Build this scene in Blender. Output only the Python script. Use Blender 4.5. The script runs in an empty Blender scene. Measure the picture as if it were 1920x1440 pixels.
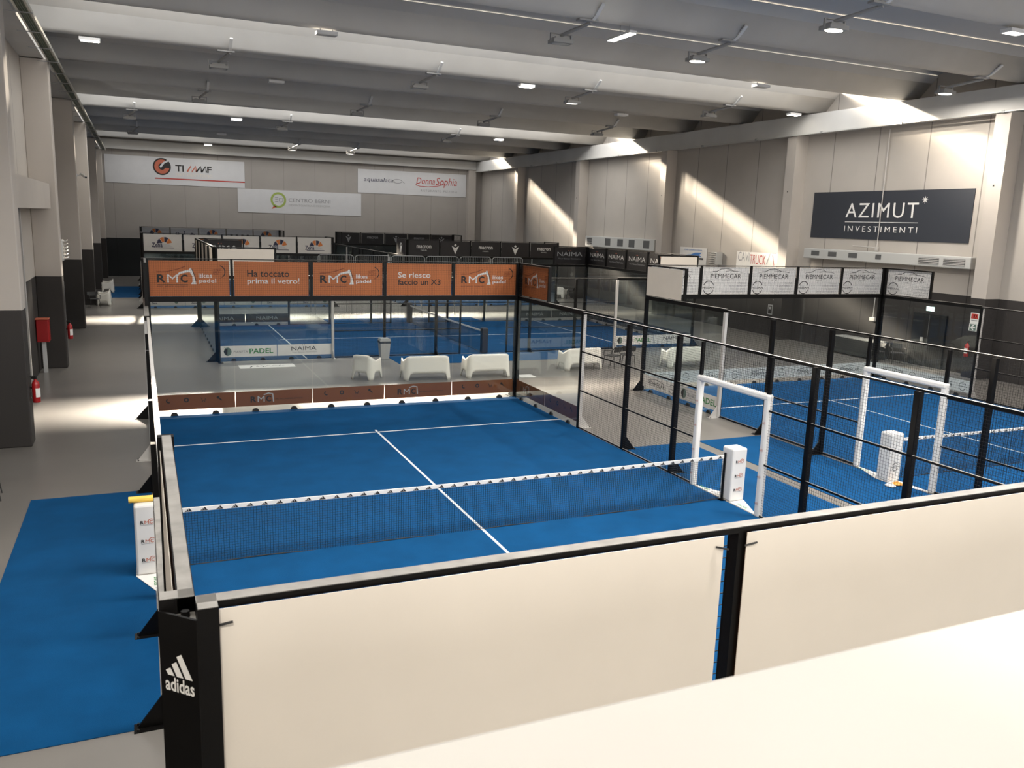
import bpy, math, random
from mathutils import Vector, Matrix
from mathutils.geometry import tessellate_polygon

random.seed(7)
PI = math.pi
C = bpy.context.scene.collection
SC = bpy.context.scene

# ------------------------------------------------------------------ camera
CAM = Vector((-5.102, -12.512, 5.127))
YAW, PITCH, ROLL, FPX = 0.41833, 0.18946, 0.03383, 1570.2
fw = Vector((math.sin(YAW) * math.cos(PITCH), math.cos(YAW) * math.cos(PITCH), -math.sin(PITCH)))
rt0 = Vector((math.cos(YAW), -math.sin(YAW), 0))
up0 = rt0.cross(fw)
rt = rt0 * math.cos(ROLL) + up0 * math.sin(ROLL)
up = -rt0 * math.sin(ROLL) + up0 * math.cos(ROLL)
cd = bpy.data.cameras.new('camera')
cam = bpy.data.objects.new('camera', cd)
C.objects.link(cam)
cam.matrix_world = Matrix(((rt.x, up.x, -fw.x, CAM.x), (rt.y, up.y, -fw.y, CAM.y), (rt.z, up.z, -fw.z, CAM.z), (0, 0, 0, 1)))
cd.sensor_fit = 'HORIZONTAL'
cd.sensor_width = 36.0
cd.lens = 36.0 * FPX / 1920.0
cd.clip_start = 0.05
cd.clip_end = 300
cd.dof.use_dof = True
cd.dof.focus_distance = 9.0
cd.dof.aperture_fstop = 9.0
SC.camera = cam


def in_view(p, m=180):
    d = p - CAM
    z = d.dot(fw)
    if z < 0.15:
        return False
    u = 960 + FPX * d.dot(rt) / z
    v = 720 - FPX * d.dot(up) / z
    return -m < u < 1920 + m and -m < v < 1440 + m


# ------------------------------------------------------------------ view, world, daylight
SC.view_settings.view_transform = 'Standard'
SC.view_settings.look = 'None'
SC.view_settings.gamma = 1.0
SC.view_settings.use_curve_mapping = False
SC.view_settings.exposure = 0.0
SC.cycles.max_bounces = 7
SC.cycles.diffuse_bounces = 5
SC.cycles.glossy_bounces = 3
SC.cycles.transmission_bounces = 4
SC.cycles.transparent_max_bounces = 40
SC.cycles.sample_clamp_indirect = 6.0
SC.cycles.caustics_reflective = False
SC.cycles.caustics_refractive = False
SC.cycles.use_denoising = True

W = bpy.data.worlds.new('world')
SC.world = W
W.use_nodes = True
W.node_tree.nodes['Background'].inputs[0].default_value = (0.62, 0.74, 0.95, 1)
W.node_tree.nodes['Background'].inputs[1].default_value = 0.6

# winter sun raking in over the ribbed roof lights: the flutes fan it out sideways
SUN_SLOPE = 2.29
SUNS = [(-1.5, 2.29, 1.6, .035), (-0.7, 2.29, 3.6, .035), (-0.15, 2.29, 6.4, .035), (0.3, 2.29, 6.8, .035), (0.9, 2.29, 5.6, .035), (1.7, 2.29, 5.0, .035),
        (1.5, 2.12, 1.8, .06), (2.3, 2.10, 2.7, .06), (2.4, 1.85, 3.0, .12), (2.6, 1.55, 1.8, .16), (-0.3, 1.6, 1.1, .2), (-0.2, 1.3, 1.0, .26), (0.8, 1.3, .8, .26)]
for a, slope, e, ang in SUNS:
    sd = bpy.data.lights.new('sunlight', 'SUN')
    sd.energy = e
    sd.color = (1.0, 0.87, 0.70)
    sd.angle = ang
    so = bpy.data.objects.new('sunlight', sd)
    so.rotation_euler = Vector((a, -slope, -1.0)).to_track_quat('-Z', 'Y').to_euler()
    so.location = (8, 80, 45)
    C.objects.link(so)

BEAM_Y0, BEAM_DY, BEAM_Z = 13.5, 5.1, 10.5
SLOTS = [k for k in range(-6, 10) if k % 4 == 0]
# sky light falling through each roof light
for k in SLOTS:
    ld = bpy.data.lights.new('skylight_daylight', 'AREA')
    ld.shape = 'RECTANGLE'
    ld.size = 29.0
    ld.size_y = 2.6
    ld.energy = {8: 850, 4: 1900, 0: 1300}.get(k, 4600)
    ld.color = (1.0, 0.97, 0.92)
    lo = bpy.data.objects.new('skylight_daylight', ld)
    lo.location = (7.8, BEAM_Y0 + BEAM_DY * (k + 0.5), 11.75)
    C.objects.link(lo)

# added backlight behind the camera, set before the assumed gallery windows
ld = bpy.data.lights.new('gallery_window_daylight', 'AREA')
ld.shape = 'RECTANGLE'
ld.size = 28.0
ld.size_y = 3.6
ld.energy = 1500
ld.color = (1.0, 0.95, 0.88)
lo = bpy.data.objects.new('gallery_window_daylight', ld)
lo.location = (7.8, -21.5, 7.6)
lo.rotation_euler = (PI / 2, 0, 0)
C.objects.link(lo)

# ------------------------------------------------------------------ materials
MATS = {}


def principled(name, col, rough=0.6, metal=0.0, spec=0.5, noise=0.0, nscale=6.0, bump=0.0, bscale=60.0):
    m = bpy.data.materials.new(name)
    m.use_nodes = True
    nt = m.node_tree
    b = nt.nodes['Principled BSDF']
    b.inputs['Base Color'].default_value = (*col, 1)
    b.inputs['Roughness'].default_value = rough
    b.inputs['Metallic'].default_value = metal
    b.inputs['Specular IOR Level'].default_value = spec
    if noise > 0 or bump > 0:
        tc = nt.nodes.new('ShaderNodeTexCoord')
    if noise > 0:
        n = nt.nodes.new('ShaderNodeTexNoise')
        n.inputs['Scale'].default_value = nscale
        n.inputs['Detail'].default_value = 5
        nt.links.new(tc.outputs['Object'], n.inputs['Vector'])
        r = nt.nodes.new('ShaderNodeMapRange')
        r.inputs['From Min'].default_value = 0.3
        r.inputs['From Max'].default_value = 0.7
        r.inputs['To Min'].default_value = 1 - noise
        r.inputs['To Max'].default_value = 1 + noise
        nt.links.new(n.outputs['Fac'], r.inputs['Value'])
        mx = nt.nodes.new('ShaderNodeVectorMath')
        mx.operation = 'SCALE'
        mx.inputs[0].default_value = col
        nt.links.new(r.outputs['Result'], mx.inputs['Scale'])
        nt.links.new(mx.outputs['Vector'], b.inputs['Base Color'])
    if bump > 0:
        n2 = nt.nodes.new('ShaderNodeTexNoise')
        n2.inputs['Scale'].default_value = bscale
        nt.links.new(tc.outputs['Object'], n2.inputs['Vector'])
        bp = nt.nodes.new('ShaderNodeBump')
        bp.inputs['Strength'].default_value = bump
        bp.inputs['Distance'].default_value = 0.01
        nt.links.new(n2.outputs['Fac'], bp.inputs['Height'])
        nt.links.new(bp.outputs['Normal'], b.inputs['Normal'])
    MATS[name] = m
    return m


def wall_mat(name, axis, period, offset, upper, lower, dado=2.98, joint=0.5):
    """painted precast panels: light paint above a dark dado, thin dark joints between panels"""
    m = principled(name, upper, 0.75, spec=0.3)
    nt = m.node_tree
    b = nt.nodes['Principled BSDF']
    g = nt.nodes.new('ShaderNodeNewGeometry')
    s = nt.nodes.new('ShaderNodeSeparateXYZ')
    nt.links.new(g.outputs['Position'], s.inputs[0])
    lt = nt.nodes.new('ShaderNodeMath')
    lt.operation = 'LESS_THAN'
    lt.inputs[1].default_value = dado
    nt.links.new(s.outputs['Z'], lt.inputs[0])
    n = nt.nodes.new('ShaderNodeTexNoise')
    n.inputs['Scale'].default_value = 0.7
    n.inputs['Detail'].default_value = 6
    nt.links.new(g.outputs['Position'], n.inputs['Vector'])
    r = nt.nodes.new('ShaderNodeMapRange')
    r.inputs['To Min'].default_value = 0.90
    r.inputs['To Max'].default_value = 1.08
    nt.links.new(n.outputs['Fac'], r.inputs['Value'])
    mix = nt.nodes.new('ShaderNodeMix')
    mix.data_type = 'RGBA'
    mix.inputs[6].default_value = (*upper, 1)
    mix.inputs[7].default_value = (*lower, 1)
    nt.links.new(lt.outputs[0], mix.inputs[0])
    sc = nt.nodes.new('ShaderNodeVectorMath')
    sc.operation = 'SCALE'
    nt.links.new(mix.outputs[2], sc.inputs[0])
    last = r.outputs[0]
    if period:
        ad = nt.nodes.new('ShaderNodeMath')
        ad.operation = 'ADD'
        ad.inputs[1].default_value = 1000 * period - offset
        nt.links.new(s.outputs[axis], ad.inputs[0])
        mo = nt.nodes.new('ShaderNodeMath')
        mo.operation = 'MODULO'
        mo.inputs[1].default_value = period
        nt.links.new(ad.outputs[0], mo.inputs[0])
        gt = nt.nodes.new('ShaderNodeMath')
        gt.operation = 'GREATER_THAN'
        gt.inputs[1].default_value = 0.045
        nt.links.new(mo.outputs[0], gt.inputs[0])
        mr = nt.nodes.new('ShaderNodeMapRange')
        mr.inputs['To Min'].default_value = joint
        nt.links.new(gt.outputs[0], mr.inputs['Value'])
        mu = nt.nodes.new('ShaderNodeMath')
        mu.operation = 'MULTIPLY'
        nt.links.new(mr.outputs[0], mu.inputs[0])
        nt.links.new(last, mu.inputs[1])
        last = mu.outputs[0]
    nt.links.new(last, sc.inputs['Scale'])
    nt.links.new(sc.outputs[0], b.inputs['Base Color'])
    return m


def glass_mat(name, tint, refl=0.09):
    m = bpy.data.materials.new(name)
    m.use_nodes = True
    nt = m.node_tree
    nt.nodes.remove(nt.nodes['Principled BSDF'])
    out = nt.nodes['Material Output']
    tr = nt.nodes.new('ShaderNodeBsdfTransparent')
    tr.inputs[0].default_value = (*tint, 1)
    gl = nt.nodes.new('ShaderNodeBsdfGlossy')
    gl.inputs['Roughness'].default_value = 0.02
    gl.inputs['Color'].default_value = (0.95, 1, 1, 1)
    lw = nt.nodes.new('ShaderNodeLayerWeight')
    lw.inputs['Blend'].default_value = 0.5
    pw = nt.nodes.new('ShaderNodeMath')
    pw.operation = 'POWER'
    pw.inputs[1].default_value = 4.0
    nt.links.new(lw.outputs['Facing'], pw.inputs[0])
    ma = nt.nodes.new('ShaderNodeMath')
    ma.operation = 'MULTIPLY_ADD'
    ma.inputs[1].default_value = 0.75
    ma.inputs[2].default_value = 0.035
    nt.links.new(pw.outputs[0], ma.inputs[0])
    mx = nt.nodes.new('ShaderNodeMixShader')
    nt.links.new(ma.outputs[0], mx.inputs[0])
    nt.links.new(tr.outputs[0], mx.inputs[1])
    nt.links.new(gl.outputs[0], mx.inputs[2])
    nt.links.new(mx.outputs[0], out.inputs['Surface'])
    MATS[name] = m
    return m


def emit_mat(name, col, strength):
    m = bpy.data.materials.new(name)
    m.use_nodes = True
    nt = m.node_tree
    b = nt.nodes['Principled BSDF']
    b.inputs['Base Color'].default_value = (*col, 1)
    b.inputs['Emission Color'].default_value = (*col, 1)
    b.inputs['Emission Strength'].default_value = strength
    MATS[name] = m
    return m


UP = (0.46, 0.425, 0.385)
LOW = (0.040, 0.036, 0.034)
wall_mat('wall_right_paint', 'Y', 2.55, 9.9, UP, LOW)
wall_mat('wall_left_paint', 'Y', 2.55, 7.9, UP, LOW)
wall_mat('wall_far_paint', 'X', 2.58, -1.65, (0.36, 0.335, 0.31), (0.014, 0.016, 0.017), joint=0.78)
wall_mat('column_paint', 'Y', 0, 0, (0.47, 0.43, 0.39), LOW)
principled('ceiling_paint', (0.56, 0.55, 0.53), 0.8, noise=0.06, nscale=0.6)
principled('roof_sheet', (0.48, 0.48, 0.48), 0.8)
principled('parapet_paint', (0.40, 0.385, 0.355), 0.6, noise=0.04, nscale=1.5)
principled('floor_resin', (0.185, 0.172, 0.158), 0.28, spec=0.5, noise=0.09, nscale=0.5)
principled('turf_blue', (0.0028, 0.061, 0.172), 0.95, spec=0.1, noise=0.12, nscale=1.6, bump=0.35, bscale=140)
principled('mat_blue', (0.0028, 0.061, 0.172), 0.95, spec=0.1, noise=0.12, nscale=1.6, bump=0.35, bscale=140)
principled('line_white', (0.72, 0.75, 0.78), 0.9)
principled('steel_black', (0.0032, 0.0028, 0.0027), 0.42, spec=0.22)
principled('steel_dusty', (0.20, 0.19, 0.175), 0.6, noise=0.25, nscale=9)  # grey for tops of black steel: dust plus skylight put into the colour
principled('wire_black', (0.007, 0.007, 0.008), 0.45, spec=0.35)
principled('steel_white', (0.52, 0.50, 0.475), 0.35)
principled('galvanised', (0.42, 0.42, 0.41), 0.4, metal=0.6)
principled('rubber_black', (0.010, 0.010, 0.010), 0.6)
principled('pvc_white', (0.74, 0.72, 0.69), 0.5, noise=0.03, nscale=3)
principled('pvc_back', (0.74, 0.68, 0.60), 0.55, noise=0.03, nscale=2)
principled('pvc_orange', (0.53, 0.158, 0.043), 0.55)
principled('pvc_orange_low', (0.20, 0.062, 0.016), 0.5)  # banner orange darkened: backlit shade put into the colour
principled('pvc_black', (0.012, 0.009, 0.010), 0.5)
principled('pvc_navy', (0.030, 0.034, 0.044), 0.6)
principled('pvc_grey', (0.62, 0.62, 0.63), 0.6, noise=0.02, nscale=2)
principled('ink_black', (0.018, 0.015, 0.014), 0.6)
principled('ink_white', (0.80, 0.79, 0.76), 0.6)
principled('ink_grey', (0.30, 0.30, 0.31), 0.6)
principled('ink_silver', (0.42, 0.42, 0.42), 0.5)
principled('ink_red', (0.46, 0.045, 0.035), 0.6)
principled('ink_brick', (0.50, 0.13, 0.07), 0.6)
principled('ink_rust', (0.22, 0.05, 0.012), 0.6)
principled('ink_orange', (0.72, 0.22, 0.05), 0.6)
principled('ink_navy', (0.03, 0.03, 0.075), 0.6)
principled('ink_blue', (0.05, 0.18, 0.48), 0.6)
principled('ink_green', (0.33, 0.42, 0.10), 0.6)
principled('ink_darkgreen', (0.04, 0.22, 0.06), 0.6)
principled('ink_teal', (0.13, 0.19, 0.16), 0.6)
principled('plastic_white', (0.78, 0.75, 0.68), 0.42)
principled('plastic_grey', (0.42, 0.42, 0.40), 0.5)
principled('plastic_dark', (0.035, 0.035, 0.035), 0.5)
principled('cloth_dark', (0.025, 0.027, 0.026), 0.9)
principled('red_paint', (0.36, 0.012, 0.014), 0.35)
principled('yellow_foam', (0.85, 0.58, 0.10), 0.7)
principled('orange_plastic', (0.85, 0.35, 0.05), 0.5)
principled('door_dark', (0.012, 0.012, 0.012), 0.4)
principled('duct_paint', (0.50, 0.50, 0.48), 0.45)
principled('vent_dark', (0.10, 0.10, 0.10), 0.6)
principled('tray_green', (0.11, 0.13, 0.08), 0.5, metal=0.3)
principled('tray_steel', (0.48, 0.47, 0.42), 0.35, metal=0.7)
principled('lamp_body', (0.30, 0.30, 0.30), 0.45)
principled('lamp_white', (0.68, 0.68, 0.68), 0.45)
principled('lens_off', (0.55, 0.55, 0.53), 0.3)
emit_mat('led_on', (1.0, 0.93, 0.80), 22)
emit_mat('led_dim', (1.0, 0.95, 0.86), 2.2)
emit_mat('exit_lit', (0.75, 1.0, 0.92), 2.2)
emit_mat('window_day', (0.9, 0.95, 1.0), 1.5)  # glowing panes of the added gallery windows
glass_mat('court_glass', (0.95, 0.972, 0.97))
glass_mat('roof_glazing', (0.9, 0.93, 0.95))


# ------------------------------------------------------------------ mesh building
class MB:
    def __init__(self):
        self.v, self.f, self.m, self.slots = [], [], [], []

    def mi(self, mat):
        if mat not in self.slots:
            self.slots.append(mat)
        return self.slots.index(mat)

    def add(self, vs, fs, mat):
        o = len(self.v)
        i = self.mi(mat)
        self.v += [tuple(p) for p in vs]
        for f in fs:
            self.f.append(tuple(o + k for k in f))
            self.m.append(i)
        return self

    def box(self, a, b, mat):
        x0, y0, z0 = a
        x1, y1, z1 = b
        return self.add([(x0, y0, z0), (x1, y0, z0), (x1, y1, z0), (x0, y1, z0), (x0, y0, z1), (x1, y0, z1), (x1, y1, z1), (x0, y1, z1)],
                        [(0, 3, 2, 1), (4, 5, 6, 7), (0, 1, 5, 4), (1, 2, 6, 5), (2, 3, 7, 6), (3, 0, 4, 7)], mat)

    def tube(self, p, q, r, mat, n=8, r2=None, caps=True):
        p, q = Vector(p), Vector(q)
        r2 = r if r2 is None else r2
        d = (q - p).normalized()
        a = d.orthogonal().normalized()
        b = d.cross(a)
        vs = []
        for c, rr in ((p, r), (q, r2)):
            for i in range(n):
                t = 2 * PI * i / n
                vs.append(c + (a * math.cos(t) + b * math.sin(t)) * rr)
        fs = [(i, (i + 1) % n, n + (i + 1) % n, n + i) for i in range(n)]
        if caps:
            fs += [tuple(range(n - 1, -1, -1)), tuple(range(n, 2 * n))]
        return self.add(vs, fs, mat)

    def path(self, pts, r, mat, n=6):
        for a, b in zip(pts[:-1], pts[1:]):
            self.tube(a, b, r, mat, n)
        return self

    def extrude(self, poly, axis, a0, a1, mat):
        """2D polygon extruded along an axis: axis 0 (y,z), 1 (x,z), 2 (x,y)"""
        def pt(p, t):
            return {0: (t, p[0], p[1]), 1: (p[0], t, p[1]), 2: (p[0], p[1], t)}[axis]
        n = len(poly)
        vs = [pt(p, a0) for p in poly] + [pt(p, a1) for p in poly]
        fs = [(i, (i + 1) % n, n + (i + 1) % n, n + i) for i in range(n)]
        tri = tessellate_polygon([[Vector((p[0], p[1], 0)) for p in poly]])
        fs += [tuple(t) for t in tri] + [tuple(n + k for k in t) for t in tri]
        return self.add(vs, fs, mat)

    def lathe(self, prof, mat, n=16, c=(0, 0, 0)):
        vs, fs = [], []
        for r, z in prof:
            for i in range(n):
                t = 2 * PI * i / n
                vs.append((c[0] + r * math.cos(t), c[1] + r * math.sin(t), c[2] + z))
        for k in range(len(prof) - 1):
            for i in range(n):
                fs.append((k * n + i, k * n + (i + 1) % n, (k + 1) * n + (i + 1) % n, (k + 1) * n + i))
        fs.append(tuple(range(n - 1, -1, -1)))
        fs.append(tuple((len(prof) - 1) * n + i for i in range(n)))
        return self.add(vs, fs, mat)

    # --- flat print on a face that looks toward -Y (x right, z up)
    Y = -0.006

    def poly(self, pts, mat, y=None):
        y = self.Y if y is None else y
        tri = tessellate_polygon([[Vector((p[0], p[1], 0)) for p in pts]])
        fs = []
        for t in tri:
            a, b, c = [Vector(pts[i]) for i in t]
            cr = (b.x - a.x) * (c.y - a.y) - (b.y - a.y) * (c.x - a.x)
            fs.append(tuple(t) if cr > 0 else tuple(reversed(t)))
        return self.add([(p[0], y, p[1]) for p in pts], fs, mat)

    def rect(self, x0, x1, z0, z1, mat, y=None):
        return self.poly([(x0, z0), (x1, z0), (x1, z1), (x0, z1)], mat, y)

    def stroke(self, pts, w, mat, y=None, w2=None):
        n = len(pts)
        w2 = w if w2 is None else w2
        L, R = [], []
        for i, p in enumerate(pts):
            a = Vector(pts[max(0, i - 1)])
            b = Vector(pts[min(n - 1, i + 1)])
            d = (b - a)
            d = d.normalized() if d.length > 0 else Vector((1, 0))
            nn = Vector((-d.y, d.x)) * (w + (w2 - w) * i / max(1, n - 1)) / 2
            L.append((p[0] + nn.x, p[1] + nn.y))
            R.append((p[0] - nn.x, p[1] - nn.y))
        y = self.Y if y is None else y
        vs = [(q[0], y, q[1]) for q in R] + [(q[0], y, q[1]) for q in L]
        fs = [(i, i + 1, n + i + 1, n + i) for i in range(n - 1)]
        return self.add(vs, fs, mat)

    def arc(self, cx, cz, r, a0, a1, w, mat, y=None, n=24, rz=None):
        rz = r if rz is None else rz
        pts = [(cx + r * math.cos(math.radians(a0 + (a1 - a0) * i / n)), cz + rz * math.sin(math.radians(a0 + (a1 - a0) * i / n))) for i in range(n + 1)]
        return self.stroke(pts, w, mat, y)

    def disc(self, cx, cz, r, mat, y=None, n=20, rz=None):
        rz = r if rz is None else rz
        return self.poly([(cx + r * math.cos(2 * PI * i / n), cz + rz * math.sin(2 * PI * i / n)) for i in range(n)], mat, y)

    def text(self, s, x0, x1, z0, z1, mat, y=None, bold=0.0, shear=0.0, space=1.0):
        vs, fs, bb = glyphs(s, bold, shear, space)
        sx = (x1 - x0) / (bb[1] - bb[0])
        sz = (z1 - z0) / (bb[3] - bb[2])
        y = self.Y if y is None else y
        return self.add([(x0 + (a - bb[0]) * sx, y, z0 + (b - bb[2]) * sz) for a, b in vs], fs, mat)

    def mesh(self, name, smooth=False):
        me = bpy.data.meshes.new(name)
        me.from_pydata(self.v, [], self.f)
        for s in self.slots:
            me.materials.append(MATS[s])
        for p, i in zip(me.polygons, self.m):
            p.material_index = i
            p.use_smooth = smooth
        me.update()
        return me

    def build(self, name, parent=None, loc=(0, 0, 0), rz=0.0, smooth=False, bevel=0.0):
        return put(self.mesh(name, smooth), name, parent, loc, rz, bevel)


GLYPH = {}


def glyphs(s, bold=0.0, shear=0.0, space=1.0):
    key = (s, bold, shear, space)
    if key not in GLYPH:
        cu = bpy.data.curves.new('lettering', 'FONT')
        cu.body = s
        cu.offset = 0.0 if 'M' in s else bold
        cu.shear = shear
        cu.space_character = space
        cu.resolution_u = 3
        ob = bpy.data.objects.new('lettering', cu)
        C.objects.link(ob)
        bpy.context.view_layer.update()
        me = bpy.data.meshes.new_from_object(ob.evaluated_get(bpy.context.evaluated_depsgraph_get()))
        vs = [(v.co.x, v.co.y) for v in me.vertices]
        fs = []
        for p in me.polygons:
            t = tuple(p.vertices)
            a, b, c = vs[t[0]], vs[t[1]], vs[t[2]]
            cr = (b[0] - a[0]) * (c[1] - a[1]) - (b[1] - a[1]) * (c[0] - a[0])
            fs.append(t if cr > 0 else tuple(reversed(t)))
        xs = [v[0] for v in vs]
        zs = [v[1] for v in vs]
        GLYPH[key] = (vs, fs, (min(xs), max(xs), min(zs), max(zs)))
        bpy.data.objects.remove(ob)
        bpy.data.meshes.remove(me)
        bpy.data.curves.remove(cu)
    return GLYPH[key]


def put(me, name, parent=None, loc=(0, 0, 0), rz=0.0, bevel=0.0, scale=None):
    o = bpy.data.objects.new(name, me)
    C.objects.link(o)
    o.location = loc
    o.rotation_euler = (0, 0, rz)
    if scale:
        o.scale = scale
    if parent is not None:
        o.parent = parent
    if bevel > 0:
        b = o.modifiers.new('soft_edges', 'BEVEL')
        b.width = bevel
        b.segments = 2
        b.limit_method = 'ANGLE'
    return o


def tag(o, label, cat, group=None, kind=None):
    o['label'] = label
    o['category'] = cat
    if group:
        o['group'] = group
    if kind:
        o['kind'] = kind
    return o


def thing(name, label, cat, loc=(0, 0, 0), rz=0.0, group=None):
    o = bpy.data.objects.new(name, None)
    C.objects.link(o)
    o.location = loc
    o.rotation_euler = (0, 0, rz)
    o.empty_display_size = 0.2
    return tag(o, label, cat, group)


def dup(root, loc, rz, label, group=None):
    r = root.copy()
    C.objects.link(r)
    r.location = loc
    r.rotation_euler = (0, 0, rz)
    r['label'] = label
    if group:
        r['group'] = group
    for ch in list(root.children):
        c = ch.copy()
        C.objects.link(c)
        c.parent = r
        for g in list(ch.children):
            d = g.copy()
            C.objects.link(d)
            d.parent = c
    return r


def struct(o, label, cat):
    o['kind'] = 'structure'
    o['label'] = label
    o['category'] = cat
    return o


# ------------------------------------------------------------------ the hall
XL, XR, YN, YF = -8.2, 23.8, -22.0, 61.0
PXL, PXR = -7.45, 23.1
struct(MB().box((XL - .3, YN, -.2), (XR + .3, YF + .3, 0), 'floor_resin').build('floor'), 'grey polished resin floor of the hall', 'floor')
struct(MB().box((XR, YN, 0), (XR + .3, YF, 12.6), 'wall_right_paint').build('wall_right'), 'beige panelled right wall with dark lower band', 'wall')
struct(MB().box((XL - .3, YN, 0), (XL, YF, 12.6), 'wall_left_paint').build('wall_left'), 'beige left wall with dark lower band', 'wall')
struct(MB().box((XL - .3, YF, 0), (XR + .3, YF + .3, 12.6), 'wall_far_paint').build('wall_far'), 'beige far end wall with near-black lower band', 'wall')
struct(MB().box((XL - .3, YN - .3, 0), (XR + .3, YN, 12.6), 'wall_left_paint').build('wall_back'), 'wall behind the viewing gallery', 'wall')

for i in range(6):  # unseen windows, added to go with the backlight
    x = -5.2 + 5.2 * i
    struct(MB().box((x - 2.2, YN, 5.8), (x + 2.2, YN + .04, 9.4), 'window_day').box((x - 2.3, YN, 5.7), (x + 2.3, YN + .08, 5.8), 'steel_white').box((x - 2.3, YN, 9.4), (x + 2.3, YN + .08, 9.5), 'steel_white').build('window_%d' % (i + 11)),
           'daylit window of the gallery end', 'window')

# gallery parapet under the camera
struct(MB().box((XL, -12.25, 0), (XR, -11.65, 4.46), 'parapet_paint').box((XL, -12.27, 4.46), (XR, -11.63, 4.5), 'parapet_paint').build('wall_near', bevel=.012),
       'white gallery parapet in the bottom right foreground', 'parapet')

# columns: light above, dark below
COLS_L = [7.8 + 10.2 * k for k in range(-1, 6)]
COLS_R = [8.6 + 10.65 * k for k in range(-1, 5)]
for y in COLS_L:
    struct(MB().box((XL, y, 0), (PXL, min(y + .6, YF), 9.58), 'column_paint').build('column', bevel=.025), 'square column against the left wall', 'column')
for y in COLS_R:
    struct(MB().box((PXR, y, 0), (XR, min(y + .6, YF), 9.6), 'column_paint').box((PXR - .005, y + .28, 7.0), (PXR, y + .34, 7.06), 'rubber_black').build('column'),
           'square column against the right wall', 'column')
struct(MB().box((22.4, YF - .5, 0), (23.1, YF, 9.7), 'column_paint').build('column'), 'column in the far right corner', 'column')

# edge beams along the walls
struct(MB().box((PXR, YN, 9.62), (XR, YF, 10.45), 'ceiling_paint').build('trim_right'), 'concrete edge beam along the right wall', 'beam')
struct(MB().box((XL, YN, 9.6), (PXL - .1, YF, 10.45), 'ceiling_paint').build('trim_left'), 'concrete edge beam along the left wall', 'beam')
struct(MB().box((XL, YF - .45, 9.75), (XR, YF, 10.45), 'ceiling_paint').build('trim_far'), 'concrete edge beam along the far wall', 'beam')

# wing-shaped roof beams running across the hall
W_TIP, Z_TIP = 1.05, 11.32


def wing(x0, x1):
    m = MB()
    lo = [(-W_TIP, Z_TIP), (-.80, 11.08), (-.52, 10.81), (-.28, 10.585), (-.21, 10.535), (-.13, 10.508), (0, 10.5)]
    lo = lo + [(-a, b) for a, b in reversed(lo[:-1])]
    hi = [(W_TIP - .02, Z_TIP + .02), (.8, 11.16), (.4, 10.9), (0, 10.82), (-.4, 10.9), (-.8, 11.16), (-W_TIP + .02, Z_TIP + .02)]
    prof = [(a, b) for a, b in lo + hi]
    m.extrude(prof, 0, x0, x1, 'ceiling_paint')
    me = m.mesh('roof_beam')
    n = len(prof)
    for i in range(1, len(lo) - 2):
        me.polygons[i].use_smooth = True
    return me


wm = wing(XL - .3, XR + .3)
for k in range(-6, 10):
    y = BEAM_Y0 + BEAM_DY * k
    if y + 1 > YF:
        continue
    struct(put(wm, 'roof_beam', None, (0, y, 0)), 'wing shaped concrete roof beam across the hall', 'roof beam')
roof = MB()
for k in range(-8, 10):
    y0 = BEAM_Y0 + BEAM_DY * k + W_TIP
    y1 = y0 + BEAM_DY - 2 * W_TIP
    if k in SLOTS:
        continue
    if y0 > YF:
        break
    pts = []
    for i in range(9):
        t = i / 8
        pts.append((y0 - .1 + (y1 - y0 + .2) * t, Z_TIP + .02 + .30 * math.sin(PI * t)))
    prof = pts + [(p[0], p[1] + .06) for p in reversed(pts)]
    roof.extrude(prof, 0, XL - .3, XR + .3, 'roof_sheet')
roof.box((XL - .3, YN, 11.0), (XR + .3, BEAM_Y0 + BEAM_DY * -6 + 1.0, 11.2), 'roof_sheet')
roof.box((XL - .3, 59.2, 11.3), (XR + .3, YF + .3, 11.4), 'roof_sheet')
struct(roof.build('ceiling'), 'grey roof sheets between the roof beams', 'ceiling')
for i, k in enumerate(SLOTS):
    y0 = BEAM_Y0 + BEAM_DY * k + W_TIP
    y1 = y0 + BEAM_DY - 2 * W_TIP
    if y1 > YF:
        y1 = YF
    struct(MB().box((XL, y0 - .2, 12.35), (XR, y1 + .2, 12.37), 'roof_glazing').build('window_%d' % (i + 1)), 'long roof light between two beams', 'roof light')

# ------------------------------------------------------------------ padel cages
WIRE = 0.0022


def wire_panel(w, h, pitch=0.05, name='mesh_panel', r=WIRE):
    """welded wire grid in the x-z plane, x centred, z from 0"""
    m = MB()
    nx, nz = int(round(w / pitch)), int(round(h / pitch))
    for i in range(nx + 1):
        x = -w / 2 + w * i / nx
        m.tube((x, 0, 0), (x, 0, h), r, 'wire_black', 4, caps=False)
    for k in range(nz + 1):
        z = h * k / nz
        m.tube((-w / 2, 0, z), (w / 2, 0, z), r, 'wire_black', 4, caps=False)
    return m.mesh(name)


def pane_mesh(w, h):
    return MB().box((-w / 2, -.005, 0), (w / 2, .005, h), 'court_glass').mesh('glass_pane')


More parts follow.
